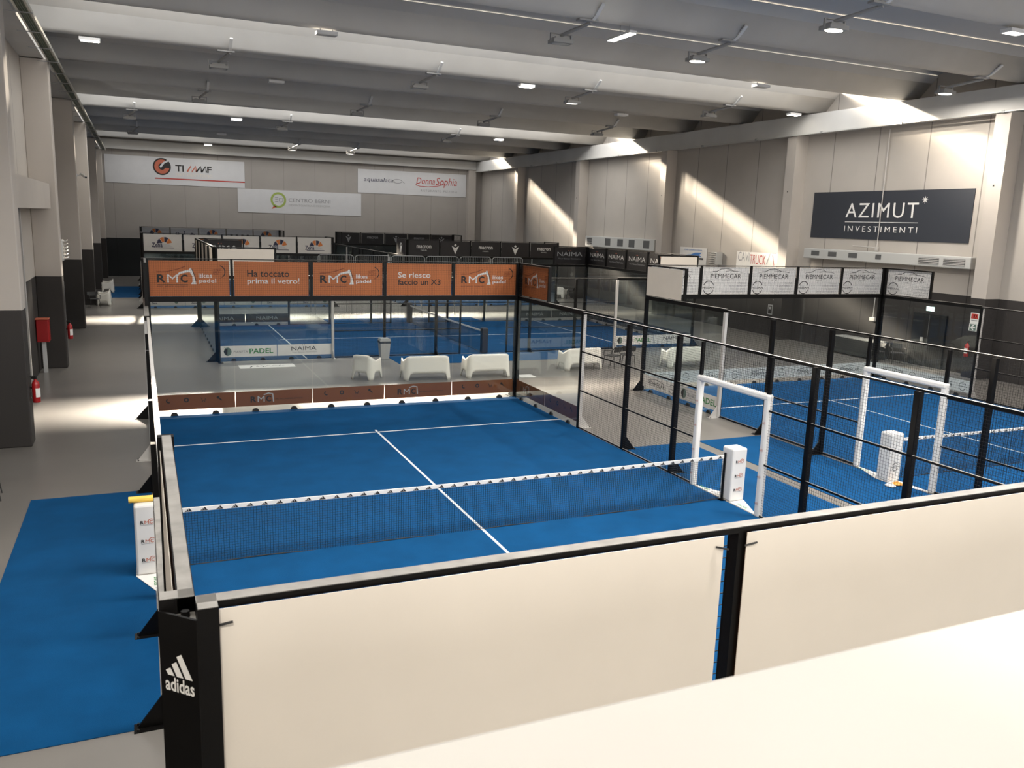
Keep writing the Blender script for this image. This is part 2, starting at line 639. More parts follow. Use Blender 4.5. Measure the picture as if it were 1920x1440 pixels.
ME_TOPMESH = wire_panel(1.94, .90)
ME_SIDEMESH = wire_panel(2.0, 2.9)
ME_GATEMESH = wire_panel(2.0, .70)
ME_PANE = pane_mesh(1.985, 2.90)
ME_CLAMP = MB().extrude([(.088 * math.cos(PI * i / 10), .088 * math.sin(PI * i / 10)) for i in range(11)], 1, -.022, .022, 'rubber_black').mesh('glass_clamp')
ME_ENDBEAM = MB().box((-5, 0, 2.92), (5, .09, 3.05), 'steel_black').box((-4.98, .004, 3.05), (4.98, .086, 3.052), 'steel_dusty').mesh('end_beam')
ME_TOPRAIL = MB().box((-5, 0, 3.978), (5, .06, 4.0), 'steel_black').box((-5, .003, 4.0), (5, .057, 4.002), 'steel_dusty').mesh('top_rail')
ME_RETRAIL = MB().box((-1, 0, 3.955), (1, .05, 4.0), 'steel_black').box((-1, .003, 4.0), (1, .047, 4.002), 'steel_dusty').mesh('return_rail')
ME_ENDPOST = MB().box((-.03, 0, 3.05), (.03, .06, 3.978), 'steel_black').mesh('upper_post')
ME_DEEPPOST = MB().box((-.03, 0, 3.05), (.03, .13, 3.978), 'steel_black').mesh('upper_post')
ME_RETPOST = MB().box((-.03, -.01, 3.04), (.03, .07, 4.0), 'steel_black').mesh('return_post')
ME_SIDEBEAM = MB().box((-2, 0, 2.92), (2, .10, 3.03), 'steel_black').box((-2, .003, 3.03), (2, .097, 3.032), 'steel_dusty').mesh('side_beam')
ME_SIDERAIL = MB().box((-6, 0, 2.968), (6, .055, 3.0), 'steel_black').box((-6, .004, 3.0), (6, .05, 3.002), 'steel_white').mesh('side_rail')  # white top paints the skylight's reflection onto the black rail
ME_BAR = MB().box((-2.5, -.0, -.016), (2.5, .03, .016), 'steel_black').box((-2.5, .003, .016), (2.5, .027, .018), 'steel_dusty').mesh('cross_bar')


def post_mesh(white=False):
    m = MB()
    m.box((-.045, 0, 0), (.045, .10, 2.955), 'steel_black')
    if white:
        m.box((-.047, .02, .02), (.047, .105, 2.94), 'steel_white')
    # gusset foot and base plate outside
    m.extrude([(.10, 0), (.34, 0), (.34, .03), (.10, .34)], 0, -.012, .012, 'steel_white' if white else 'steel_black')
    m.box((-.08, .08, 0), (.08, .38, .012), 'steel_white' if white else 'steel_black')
    for dx in (-.055, .055):
        m.tube((dx, .34, .012), (dx, .34, .03), .014, 'rubber_black', 6)
    return m.mesh('junction_post' if white else 'side_post')


ME_POST, ME_JPOST = post_mesh(), post_mesh(True)
m = MB()
m.box((-.10, -.0, 0), (0, .06, 4.0), 'steel_black').box((0, -.10, 0), (.06, 0, 4.0), 'steel_black')
m.extrude([(-.104, -.004), (-.004, -.104), (.002, -.098), (-.098, .002)], 2, 0, 3.97, 'steel_black')
m.extrude([(-.10, 0), (0, 0), (0, -.10)], 2, 3.93, 3.95, 'steel_black')
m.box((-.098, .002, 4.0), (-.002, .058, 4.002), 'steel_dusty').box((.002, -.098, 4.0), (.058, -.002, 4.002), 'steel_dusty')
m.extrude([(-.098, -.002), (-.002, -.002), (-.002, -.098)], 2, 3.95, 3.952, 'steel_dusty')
m.tube((-.03, -.03, 3.95), (-.03, -.03, 3.972), .013, 'steel_black', 6)
m.extrude([(-.38, 0), (-.10, 0), (-.10, .34), (-.38, .03)], 1, .018, .042, 'steel_black')
m.extrude([(-.38, 0), (-.10, 0), (-.10, .34), (-.38, .03)], 0, .018, .042, 'steel_black')
m.box((-.42, -.05, 0), (-.08, .12, .012), 'steel_black').box((-.05, -.42, 0), (.12, -.08, .012), 'steel_black')
ME_CORNER = m.mesh('corner_post')
ME_PADPOST = MB().box((-.06, -.03, 0), (.06, .09, 2.24), 'pvc_white').mesh('post_pad')
ME_PADHEAD = MB().box((-1.06, -.035, 2.17), (1.06, .10, 2.29), 'pvc_white').mesh('header_pad')
ME_GATEPOST = MB().box((-.03, 0, 0), (.03, .06, 2.955), 'steel_black').mesh('gate_post')
ME_GATEHEAD = MB().box((-1.0, 0, 2.2), (1.0, .05, 2.25), 'steel_black').mesh('gate_header')
ME_TIE = MB().tube((0, 0, 0), (.05, -.012, .012), .004, 'rubber_black', 5).mesh('cable_tie')


def rmc_small(m, x, z, s, y):
    m.text('R', x, x + .28 * s, z, z + .30 * s, 'ink_black', y, bold=.03)
    m.text('M', x + .32 * s, x + .66 * s, z, z + .30 * s, 'ink_brick', y, bold=.02)
    m.text('C', x + .70 * s, x + .96 * s, z, z + .30 * s, 'ink_brick', y, bold=.02)
    m.stroke([(x + .62 * s, z + .34 * s), (x + .82 * s, z + .44 * s), (x + 1.06 * s, z + .36 * s), (x + 1.10 * s, z)], .06 * s, 'ink_brick', y)
    m.rect(x, x + .98 * s, z - .09 * s, z - .06 * s, 'ink_grey', y)


class Court:
    def __init__(self, cx, cy, rz, name, label, posts, pads=(), plain=False):
        self.c, self.rz = Vector((cx, cy, 0)), rz
        self.posts = posts
        self.root = thing('padel_cage', label, 'court cage', (cx, cy, 0), rz)
        self.R = Matrix.Rotation(rz, 3, 'Z')
        self.cage(pads)

    def w(self, x, y, z=0):
        return self.c + self.R @ Vector((x, y, z))

    def part(self, me, name, loc, rz=0.0, scale=None, ext=1.0, hz=1.5, bevel=0.0):
        # skip the parts the view never reaches
        ok = False
        ax = Matrix.Rotation(rz, 3, 'Z') @ Vector((1, 0, 0))
        for s in (-1, -.5, 0, .5, 1):
            for z in (0.0, 1.0, 2.0, 3.0, 4.0):
                p = self.w(loc[0] + ax.x * ext * s, loc[1] + ax.y * ext * s, z)
                if in_view(p):
                    ok = True
        if not ok:
            return None
        o = put(me, name, self.root, loc, rz, bevel, scale)
        return o

    def cage(self, pads):
        P = self.part
        # corner posts
        for (sx, sy, r) in ((-1, -1, 0), (1, -1, PI / 2), (1, 1, PI), (-1, 1, -PI / 2)):
            o = P(ME_CORNER, 'corner_post', (5 * sx, 10 * sy, 0), r, ext=.2)
            setattr(self, 'corner_%d%d' % (sx, sy), o)
        # ends
        for sy in (1, -1):
            r = 0 if sy > 0 else PI
            P(ME_ENDBEAM, 'end_beam', (0, 10 * sy, 0), r, ext=5)
            P(ME_TOPRAIL, 'top_rail', (0, 10 * sy, 0), r, ext=5)
            for x in (-3, -1, 1, 3):
                P(ME_DEEPPOST if abs(self.rz) > .1 else ME_ENDPOST, 'upper_post', (x, 10 * sy, 0), r, ext=.1)
            for x in (-4, -2, 0, 2, 4):
                P(ME_PANE, 'glass_pane', (x, 10 * sy, .02), r)
                P(ME_TOPMESH, 'mesh_panel', (x, 10 * sy, 3.055), r)
                for dx in (-.5, .5):
                    P(ME_CLAMP, 'glass_clamp', (x + dx, 10 * sy, .012), r, ext=.1)
        # sides: outward is +y of the part's own frame
        for sx in (1, -1):
            r = -PI / 2 if sx > 0 else PI / 2
            X = 5 * sx
            P(ME_SIDERAIL, 'side_rail', (X, 0, 0), r, ext=6)
            for sy in (1, -1):
                P(ME_SIDEBEAM, 'side_beam', (X, 8 * sy, 0), r, ext=2)
                P(ME_RETRAIL, 'return_rail', (X, 9 * sy, 0), r)
                P(ME_RETPOST, 'return_post', (X, 8 * sy, 0), r, ext=.1)
                P(ME_TOPMESH, 'mesh_panel', (X, 9 * sy, 3.045), r)
                for yy in (7, 9):
                    P(ME_PANE, 'glass_pane', (X, yy * sy, .02), r)
                    for dy in (-.5, .5):
                        P(ME_CLAMP, 'glass_clamp', (X, yy * sy + dy, .012), r, ext=.1)
                P(ME_JPOST, 'junction_post', (X, 6 * sy, 0), r, ext=.1)
                P(ME_GATEPOST, 'gate_post', (X, 1.0 * sy, 0), r, ext=.1)
                for z in (.035, 1.0, 2.0):
                    P(ME_BAR, 'cross_bar', (X, 3.5 * sy, z), r, ext=2.5)
            ys = sorted(self.posts)
            for y in ys:
                P(ME_POST, 'side_post', (X, y, 0), r, ext=.1)
            marks = [-6] + [y for y in ys if y < 0] + [-1.0] + [1.0] + [y for y in ys if y > 0] + [6]
            for a, b in zip(marks[:-1], marks[1:]):
                if a == -1.0:
                    P(ME_GATEMESH, 'mesh_panel', (X, 0, 2.25), r)
                    continue
                P(ME_SIDEMESH, 'mesh_panel', (X + .02 * sx, (a + b) / 2, .04), r, ((b - a) / 2.0, 1, 1), ext=(b - a) / 2)
            P(ME_GATEHEAD, 'gate_header', (X, 0, 0), r)
            if sx in pads:
                for sy in (1, -1):
                    o = P(ME_PADPOST, 'post_pad', (X, 1.0 * sy, 0), r, ext=.1, bevel=.03)
                    if o is not None and self.c.x < 5:
                        q = MB()
                        for z in (.25, .75, 1.25, 1.75):
                            rmc_small(q, -.05, z, .085, -.037)
                        q.build('printed_logos', o)
                P(ME_PADHEAD, 'header_pad', (X, 0, 0), r, bevel=.035)


TAPE_LOGO = [(-.046, 0), (-.030, .024), (-.022, .020)]


def mountain(m, x, z, w, h, mat, y):
    """three rising slanted bars cut by a level foot"""
    for i, (a, t) in enumerate(((0.0, .36), (.30, .68), (.60, 1.0))):
        x0 = x + w * a
        m.poly([(x0, z), (x0 + w * .27, z), (x0 + w * .27 + w * .0, z), (x0 + w * (.27 - .22 * t) + 0, z + h * t), (x0 - w * .20 * t + w * .0, z + h * (t - .16))], mat, y)


def net(court, label, boxes=True, logo='rmc', yellow=False):
    """net across the court with tape, cord, posts and their padded covers"""
    t = thing('court_net', label, 'net', court.c, court.rz)
    m = MB()
    n = 250
    x0, x1 = -4.95, 4.95

    def top(x):
        return .905 - .03 * (1 - (x / 5) ** 2)

    def bot(x):
        return .012 + .012 * math.sin(x * 3.1) + .03 * (abs(x) / 5) ** 6
    for i in range(n + 1):
        x = x0 + (x1 - x0) * i / n
        m.tube((x, 0, bot(x)), (x, 0, top(x) - .05), .0026, 'wire_black', 3, caps=False)
    rows = 22
    segs = 20
    for k in range(rows):
        f = k / (rows - 1)
        for s in range(segs):
            xa, xb = x0 + (x1 - x0) * s / segs, x0 + (x1 - x0) * (s + 1) / segs
            m.tube((xa, 0, bot(xa) + (top(xa) - .05 - bot(xa)) * f), (xb, 0, bot(xb) + (top(xb) - .05 - bot(xb)) * f), .0026, 'wire_black', 3, caps=False)
    m.build('netting', t)
    m = MB()
    for s in range(20):
        xa, xb = x0 + (x1 - x0) * s / 20, x0 + (x1 - x0) * (s + 1) / 20
        za, zb = top(xa), top(xb)
        m.add([(xa, -.012, za - .062), (xb, -.012, zb - .062), (xb, .012, zb - .062), (xa, .012, za - .062), (xa, -.010, za), (xb, -.010, zb), (xb, .010, zb), (xa, .010, za)],
              [(0, 3, 2, 1), (4, 5, 6, 7), (0, 1, 5, 4), (2, 3, 7, 6)], 'pvc_white')
    tp = m.build('top_tape', t)
    q = MB()
    for i in range(46):
        x = -4.85 + 9.7 * i / 45
        z = top(x) - .055
        for a, b, hh in ((-.045, -.017, .020), (-.015, .013, .034), (.017, .045, .048)):
            pass
        q.poly([(x - .046, z + .004), (x - .020, z + .004), (x - .032, z + .020)], 'ink_black', -.0135)
        q.poly([(x - .016, z + .004), (x + .008, z + .004), (x - .012, z + .036), (x - .024, z + .026)], 'ink_black', -.0135)
        q.poly([(x + .012, z + .004), (x + .046, z + .004), (x + .012, z + .050), (x - .004, z + .042)], 'ink_black', -.0135)
        q.rect(x - .05, x + .05, z, z + .008, 'ink_black', -.0135)
    q.build('tape_logos', tp)
    m = MB()
    pts = [(x0 + (x1 - x0) * i / 60, 0, bot(x0 + (x1 - x0) * i / 60)) for i in range(61)]
    m.path(pts, .009, 'rubber_black', 5)
    m.build('bottom_cord', t)
    for s in (-1, 1):
        m = MB()
        m.tube((4.98 * s, 0, 0), (4.98 * s, 0, .95), .022, 'steel_black', 8)
        m.box((4.98 * s - .07, -.07, 0), (4.98 * s + .07, .07, .012), 'steel_black')
        m.build('net_post', t)
        if boxes:
            xc = 5.19 * s
            b = MB().box((-.17, -.16, .02), (.17, .16, 1.06), 'pvc_white').build('post_cover', t, (xc, -.02, 0), bevel=.03)
            q = MB()
            if logo == 'rmc':
                for z in (.22, .50, .78):
                    rmc_small(q, -.09, z, .17, -.163)
            elif logo == 'ring':
                ring_emblem(q, .0, .34, .085, -.163)
            q.build('printed_logos', b)
            if yellow and s < 0:
                pass
        else:
            MB().box((-.12, -.13, .02), (.12, .13, 1.02), 'pvc_black').build('post_cover', t, (5.1 * s, 0, 0), bevel=.03)
    return t


def ring_emblem(q, x, z, r, y, mat='ink_black', bar=True):
    q.arc(x, z, r, 22, 158, r * .12, mat, y)
    q.arc(x, z, r, 202, 338, r * .12, mat, y)
    if bar:
        q.text('NISSAN', x - r * 1.12, x + r * 1.12, z - r * .14, z + r * .14, mat, y, bold=.01)


def turf(court, label, stuff_mat='turf_blue'):
    o = MB().box((-5, -10, 0), (5, 10, .012), stuff_mat).build('court_turf', None, court.c, court.rz)
    tag(o, label, 'turf')
    L = [(-5, 6.925, 5, 6.975), (-5, -6.975, 5, -6.925), (-.025, -7.17, .025, 7.17)]
    for a in L:
        MB().box((a[0], a[1], .012), (a[2], a[3], .0155), 'line_white').build('court_line', o)
    return o


c1 = Court(0, 0, 0, 'c1', 'black glass and wire cage of the nearest court with orange banners', (3.8, 1.83, -2.05, -4.08), pads=(1, -1))
c2 = Court(14.5, 0, 0, 'c2', 'black glass and wire cage on the right with white car dealer banners', (4.1, 2.1, -2.0, -4.0), pads=(-1,))
c3 = Court(7.25, 23.25, PI / 2, 'c3', 'cage set crosswise behind the white benches', (4.05, 2.0, -2.0, -4.05))
c4 = Court(0, 46.35, 0, 'c4', 'cage at the far left with fan logo banners', (4.05, 2.0, -2.0, -4.05))
c5 = Court(14.5, 46.35, 0, 'c5', 'cage at the far right with black banners', (4.05, 2.0, -2.0, -4.05))
turf(c1, 'blue turf of the nearest court with white service lines')
turf(c2, 'blue turf of the court on the right')
turf(c3, 'blue turf of the crosswise court beyond the white benches')
turf(c4, 'blue turf of the far left court under the fan logo banners')
turf(c5, 'blue turf of the far right court under the black banners')
net(c1, 'net of the nearest court with dark triangles on its white tape')
net(c2, 'net of the right-hand court seen through the wire', logo='ring')
net(c3, 'net of the crosswise court between black padded posts', boxes=False)
net(c4, 'net of the far left court', boxes=False)
net(c5, 'net of the far right court', boxes=False)

# logo on the near left corner post (the diagonal plate)
q = MB()
q.Y = 0
q.poly([(-.052, 0), (-.022, 0), (-.040, .030), (-.062, .017)], 'ink_white')
q.poly([(-.012, 0), (.018, 0), (-.012, .058), (-.034, .044)], 'ink_white')
q.poly([(.028, 0), (.060, 0), (.012, .092), (-.010, .078)], 'ink_white')
q.text('adidas', -.066, .066, -.062, -.006, 'ink_white', bold=.02)
if c1.__dict__.get('corner_-1-1') is not None:
    o = q.build('printed_logo', c1.__dict__['corner_-1-1'], (-.054, -.056, 3.775), -PI / 4)
    o.scale = (.82, .82, .82)

# ------------------------------------------------------------------ banners
W_B, H_B = 1.88, .88


def d_rmc(q):
    y = -.006
    q.text('R', -.76, -.57, -.10, .10, 'ink_black', y, bold=.03)
    q.text('M', -.53, -.28, -.10, .10, 'ink_white', y, bold=.02)
    q.text('C', -.22, -.05, -.10, .10, 'ink_black', y, bold=.03)
    q.poly([(-.30, .10), (-.24, .16), (-.02, .22), (.02, .27), (.06, .22), (.13, -.06), (.15, -.14), (.02, -.14), (.06, -.08), (.06, .06), (.0, .16), (-.22, .12), (-.28, .06)], 'ink_white', y)
    q.stroke([(.05, .24), (.12, .06), (.14, -.06)], .016, 'ink_black', y - .001)
    q.stroke([(-.76, .155), (-.52, .17), (-.28, .23), (-.10, .30)], .018, 'ink_rust', y)
    q.text('1000', -.77, -.66, .15, .18, 'ink_rust', y)
    q.rect(-.76, -.05, -.16, -.148, 'ink_black', y)
    q.text('RENT  SERVICE  EQUIPMENT', -.76, -.05, -.215, -.18, 'ink_black', y)
    q.text('likes', .21, .53, .02, .13, 'ink_white', y, bold=.01)
    q.text('padel', .21, .62, -.13, -.005, 'ink_white', y, bold=.01)
    q.arc(.68, .17, .16, -50, 75, .022, 'ink_black', y)
    q.arc(.68, .17, .16, -80, -52, .014, 'ink_rust', y)
    for a in (-.06, -.02, .02, .06):
        q.stroke([(.60 + a, .10), (.66 + a, .24)], .008, 'ink_rust', y)
        q.stroke([(.54, .16 + a), (.76, .18 + a)], .008, 'ink_rust', y)


def d_slogan1(q):
    q.text('Ha toccato', -.62, .44, .05, .22, 'ink_black', bold=.012)
    q.text('prima il vetro!', -.62, .70, -.17, .02, 'ink_white', bold=.008)


def d_slogan2(q):
    q.text('Se riesco', -.62, .32, .05, .20, 'ink_white', bold=.008)
    q.text('faccio un X3', -.62, .62, -.15, .01, 'ink_black', bold=.012)


def d_car(q):
    y = -.006
    q.stroke([(-.52, .30), (-.36, .31), (-.20, .385), (.0, .405), (.18, .375), (.30, .325), (.46, .315), (.66, .28)], .022, 'ink_black', y, .012)
    q.stroke([(-.66, .27), (-.52, .30)], .008, 'ink_black', y)
    q.stroke([(-.02, .31), (.18, .335), (.32, .315)], .012, 'ink_black', y)
    q.text('PIEMMECAR', -.60, .62, .08, .23, 'ink_black', y, bold=.012)
    q.text('DAL 1963', -.12, .14, .015, .045, 'ink_black', y)
    ring_emblem(q, -.66, -.22, .21, y)
    for i, (s, x0) in enumerate((('PIACENZA', .50), ('VIA EMILIA PARMENSE 204', .16), ('TEL 0523 609554', .28), ('WWW.GRUPPOPIEMME.IT', -.10))):
        q.text(s, x0, .84, -.09 - .10 * i, -.045 - .10 * i, 'ink_grey', y)


def d_macron(q):
    q.text('macron', -.46, .46, -.02, .16, 'ink_white', bold=.012)
    q.text('PADEL', -.20, .20, -.17, -.11, 'ink_white', bold=.008, space=1.3)


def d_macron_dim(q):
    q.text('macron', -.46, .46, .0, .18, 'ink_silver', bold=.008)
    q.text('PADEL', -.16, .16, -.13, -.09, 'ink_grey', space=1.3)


def figure_v(q, mat, s=1.0):
    q.poly([(-.24 * s, .17 * s), (-.12 * s, .10 * s), (0, .03 * s), (.12 * s, .10 * s), (.24 * s, .17 * s), (0, -.34 * s)], mat)
    q.poly([(-.09 * s, .20 * s), (0, .29 * s), (.09 * s, .20 * s), (0, .12 * s)], mat)


def d_figure(q):
    figure_v(q, 'ink_white')


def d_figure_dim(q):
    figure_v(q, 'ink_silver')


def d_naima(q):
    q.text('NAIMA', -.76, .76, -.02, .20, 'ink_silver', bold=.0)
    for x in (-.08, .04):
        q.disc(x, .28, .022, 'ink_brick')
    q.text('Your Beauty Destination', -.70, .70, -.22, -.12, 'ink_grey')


def d_naima_bright(q):
    q.text('NAIMA', -.76, .76, -.02, .20, 'ink_white', bold=.012)
    for x in (-.08, .04):
        q.disc(x, .28, .025, 'ink_brick')
    q.text('Your Beauty Destination', -.70, .70, -.22, -.12, 'ink_silver')


def fan(q, cx, cz, r):
    cols = ['ink_navy', 'ink_orange', 'ink_navy', 'ink_orange']
    A = [176, 128, 92, 56, 12]
    for i, c in enumerate(cols):
        a0, a1 = math.radians(A[i] - 2), math.radians(A[i + 1] + 2)
        pts = [(cx + .42 * r * math.cos(a0), cz + .30 * r * math.sin(a0))]
        for k in range(7):
            a = a0 + (a1 - a0) * k / 6
            pts.append((cx + r * math.cos(a), cz + r * math.sin(a)))
        pts.append((cx + .42 * r * math.cos(a1), cz + .30 * r * math.sin(a1)))
        q.poly(pts, c)
    q.poly([(cx - 1.05 * r, cz + .02), (cx - .9 * r, cz + .25 * r), (cx - .75 * r, cz + .55 * r), (cx - .98 * r, cz + .10)], 'ink_grey')


def d_fan(q):
    fan(q, .08, -.08, .38)
    q.poly([(-.30, -.22), (.50, -.22), (.30, -.08), (-.20, -.02)], 'pvc_grey', -.007)
    q.text('Zena', -.55, -.02, -.24, .0, 'ink_navy', -.008, bold=.02)
    q.rect(-.45, .55, -.285, -.255, 'ink_navy')


def d_fan_top(q):
    fan(q, .0, -.05, .42)
    q.text('Zena', -.60, -.10, -.30, -.08, 'ink_navy', bold=.02)


def d_icons_blue(q):
    q.poly([(-.62, -.25), (-.36, -.25), (-.36, .0), (-.62, .0)], 'ink_navy')
    q.arc(-.49, .02, .10, 0, 180, .05, 'ink_navy')
    q.disc(0, .18, .05, 'ink_navy')
    q.stroke([(0, .15), (0, -.1)], .05, 'ink_navy')
    q.stroke([(-.2, -.22), (-.12, -.05), (.12, -.05), (.2, -.22)], .05, 'ink_navy')
    q.poly([(.36, -.05), (.52, .12), (.68, .04), (.82, -.10), (.74, -.25), (.40, -.25)], 'ink_navy')


def d_icons_dark(q):
    for i, x in enumerate((-.6, -.2, .2, .6)):
        q.disc(x, .02, .09, 'ink_black', rz=.07)
        q.disc(x, .02, .035, 'pvc_grey', -.008)


def d_blank(q):
    pass


BANNER = {}


def banner(kind, base, deco, label, group, loc, rz, w=W_B, h=H_B, back='pvc_back', ties=False, name='banner'):
    key = (kind, base, w, h)
    if key not in BANNER:
        sm = MB()
        sm.box((-w / 2, -.003, -h / 2), (w / 2, .0, h / 2), back)
        sm.rect(-w / 2, w / 2, -h / 2, h / 2, base, -.0035)
        q = MB()
        deco(q)
        BANNER[key] = (sm.mesh('sheet'), q.mesh('printed_lettering') if q.v else None)
    a, b = BANNER[key]
    t = thing(name, label, 'banner', loc, rz, group)
    put(a, 'sheet', t)
    if b:
        put(b, 'printed_lettering', t)
    if ties:
        for x in (-w / 2, w / 2):
            for z in (h / 2 - .05, -h / 2 + .05):
                put(ME_TIE, 'cable_tie', t, (x + (-.012 if x < 0 else .012), .016 if x < 0 else .004, z), 0 if x < 0 else PI)
    return t


def c_banner(ct, kind, base, deco, label, group, lx, ly, z, lr, **k):
    p = ct.w(lx, ly, z)
    return banner(kind, base, deco, label, group, p, ct.rz + lr, **k)


ZB = 3.50
OFF = 10.07
# nearest court: far end, seen through its own wire
G = 'orange banners over the far end of the nearest court'
for x, kd, dc, lb in ((-4, 'rmc', d_rmc, 'orange excavator logo banner at the left end of the row over the glass'),
                      (-2, 'sl1', d_slogan1, 'orange banner with a two-line slogan whose dark line is on top'),
                      (0, 'rmc', d_rmc, 'middle orange excavator logo banner between the two slogan banners'),
                      (2, 'sl2', d_slogan2, 'orange banner with a two-line slogan whose dark line is below'),
                      (4, 'rmc', d_rmc, 'orange excavator logo banner just left of the glass corner')):
    c_banner(c1, kd, 'pvc_orange', dc, lb, G, x, OFF, ZB, 0)
c_banner(c1, 'rmc', 'pvc_orange', d_rmc, 'orange banner turned sideways right of the glass corner', G, 5.11, 9, ZB, -PI / 2)
c_banner(c1, 'rmc', 'pvc_orange', d_rmc, 'orange banner on the left return of the far end, seen edge on', G, -5.11, 9, ZB, PI / 2)
# nearest court: near end, only the blank backs show
for x, w, lb in ((-4.025, 1.83, 'large blank banner back in the foreground beside the black corner post'), (-2.05, 1.9, 'large blank banner back in the foreground right of the slim black post')):
    c_banner(c1, 'rmc', 'pvc_orange', d_rmc, lb, 'blank banner backs in the foreground', x, -10.075, 3.492, PI, w=w, h=.98, ties=True)
c_banner(c1, 'rmc', 'pvc_orange', d_rmc, 'banner seen on edge beside the near left corner post', 'blank banner backs in the foreground', -5.06, -9, ZB, PI / 2)

# right-hand court
G = 'white car dealer banners on the right-hand cage'
for x, lb in ((-4, 'white car outline banner half hidden behind the blank panel'), (-2, 'white car outline banner, first full one from the left'),
              (0, 'white car outline banner in the middle of its row'), (2, 'white car outline banner, fourth from the left on the right cage'), (4, 'white car outline banner just left of the right cage corner')):
    c_banner(c2, 'car', 'pvc_white', d_car, lb, G, x, OFF, ZB, 0)
c_banner(c2, 'car', 'pvc_white', d_car, 'white car outline banner turned sideways at the right cage corner', G, 5.11, 9, ZB, -PI / 2)
c_banner(c2, 'car', 'pvc_white', d_car, 'blank grey-white banner back left of the car outline banners', G, -5.11, 9, ZB, PI / 2, back='pvc_white')

# crosswise court (its own +x is the far side, its own -y ... run along the hall's x)
G = 'banners of the crosswise cage'
# local frame of c3: world = c + R(90): local (x,y) -> (-y, x)
for ly, lb in ((4, 0), (2, 0), (0, 0), (-2, 0), (-4, 0)):
    i = int((4 - ly) / 2)
    c_banner(c3, 'naimaB', 'pvc_black', d_naima_bright, ['black cosmetics banner right of the dim one, farthest on the end wall', 'black cosmetics banner second from the far corner', 'black cosmetics banner in the middle of the end wall',
             'black cosmetics banner fourth from the far corner', 'black cosmetics banner nearest the blank panel'][i], 'black cosmetics banners on the end wall', ly, -OFF, ZB, PI)
for ly in (4, 2, 0, -2, -4):
    i = int((4 - ly) / 2)
    c_banner(c3, 'naimaB', 'pvc_black', d_naima_bright, ['narrow pale banner back, farthest of five slivers left of the long blank panel', 'narrow pale banner back, second from the far end of the slivers', 'narrow pale banner back, middle of the five slivers',
             'narrow pale banner back, second from the near end of the slivers', 'narrow pale banner back, nearest of the five slivers'][i], 'banner backs on the left end of the crosswise cage', ly, OFF, ZB, 0, back='pvc_white')
c_banner(c3, 'naima', 'pvc_black', d_naima, 'dim black cosmetics banner facing the camera at the far right corner', G, 5.11, -9, ZB, -PI / 2)
c_banner(c3, 'naimaB', 'pvc_black', d_naima_bright, 'black cosmetics banner in front of the fan logo banners', G, 5.11, 9, ZB, -PI / 2)
c_banner(c3, 'naimaB', 'pvc_black', d_naima_bright, 'long blank banner back above the orange banners', G, -5.11, 9, ZB, PI / 2, back='pvc_white')
c_banner(c3, 'naimaB', 'pvc_black', d_naima_bright, 'blank banner back left of the dark post above the car banners', G, -5.11, -9, ZB, PI / 2, back='pvc_white')

# far left court
G = 'fan logo banners of the far left cage'
for x, lb in ((-4, 'leftmost white fan logo banner in the front row'), (-2, 'white fan logo banner partly hidden by the slivers'), (0, 'white fan logo banner behind the black cosmetics banner'),
              (2, 'white fan logo banner right of the black cosmetics banner'), (4, 'white fan logo banner at the right end of the front row')):
    c_banner(c4, 'fan', 'pvc_white', d_fan, lb, G, x, -OFF, ZB, 0)
for x, kd, dc, lb in ((-4, 'fant', d_fan_top, 'leftmost fan logo banner in the back row'), (-2, 'icb', d_icons_blue, 'grey banner with blue padlock symbol in the back row'),
                      (0, 'fant', d_fan_top, 'fan logo banner in the middle of the back row'), (2, 'icd', d_icons_dark, 'grey banner with four small dark symbols in the back row'),
                      (4, 'fant', d_fan_top, 'fan logo banner at the right end of the back row')):
    c_banner(c4, kd, 'pvc_grey', dc, lb, G, x, OFF, ZB, 0)
# far right court
G = 'black banners of the far right cage'
for x, kd, dc, lb in ((-4, 'mac', d_macron, 'black sports wordmark banner at the left of the front row'), (-2, 'fig', d_figure, 'black banner with a white winged figure, left of two in front'),
                      (0, 'mac', d_macron, 'black sports wordmark banner in the middle of the front row'), (2, 'fig', d_figure, 'black banner with a white winged figure, right of two in front'),
                      (4, 'mac', d_macron, 'black sports wordmark banner at the right end of the front row')):
    c_banner(c5, kd, 'pvc_black', dc, lb, G, x, -OFF, ZB, 0)
c_banner(c5, 'fig', 'pvc_black', d_figure, 'narrow black banner with a bright figure on the left return', G, -5.11, -9, ZB, -PI / 2)
for x, kd, dc, lb in ((-4, 'figd', d_figure_dim, 'black banner with a grey winged figure at the left of the back row'), (-2, 'macd', d_macron_dim, 'grey wordmark on a black banner, left one in the back row'),
                      (0, 'figd', d_figure_dim, 'black banner with a grey winged figure in the middle of the back row'), (2, 'macd', d_macron_dim, 'grey wordmark on a black banner, right one in the back row'),
                      (4, 'figd', d_figure_dim, 'black banner with a grey winged figure at the right of the back row')):
    c_banner(c5, kd, 'pvc_black', dc, lb, G, x, OFF, ZB, 0)


# low strips along the foot of the glass
def lo_icons(q):
    for i, x in enumerate((-.62, -.20, .20, .60)):
        if i == 0:
            q.arc(x, .05, .05, 120, 300, .03, 'ink_black')
        elif i == 1:
            q.arc(x, .05, .045, 0, 360, .03, 'ink_black')
        elif i == 2:
            q.stroke([(x - .06, .09), (x - .03, .08), (x - .02, .02), (x + .05, .02), (x + .06, .07)], .016, 'ink_black')
            q.disc(x - .01, -.005, .012, 'ink_black')
            q.disc(x + .04, -.005, .012, 'ink_black')
        else:
            q.stroke([(x - .04, .09), (x + .06, .0)], .03, 'ink_black')
            q.disc(x - .03, .08, .035, 'ink_black')
        q.text('CONTATTI' if i == 0 else 'RICAMBI', x - .10, x + .10, -.10, -.065, 'ink_rust')


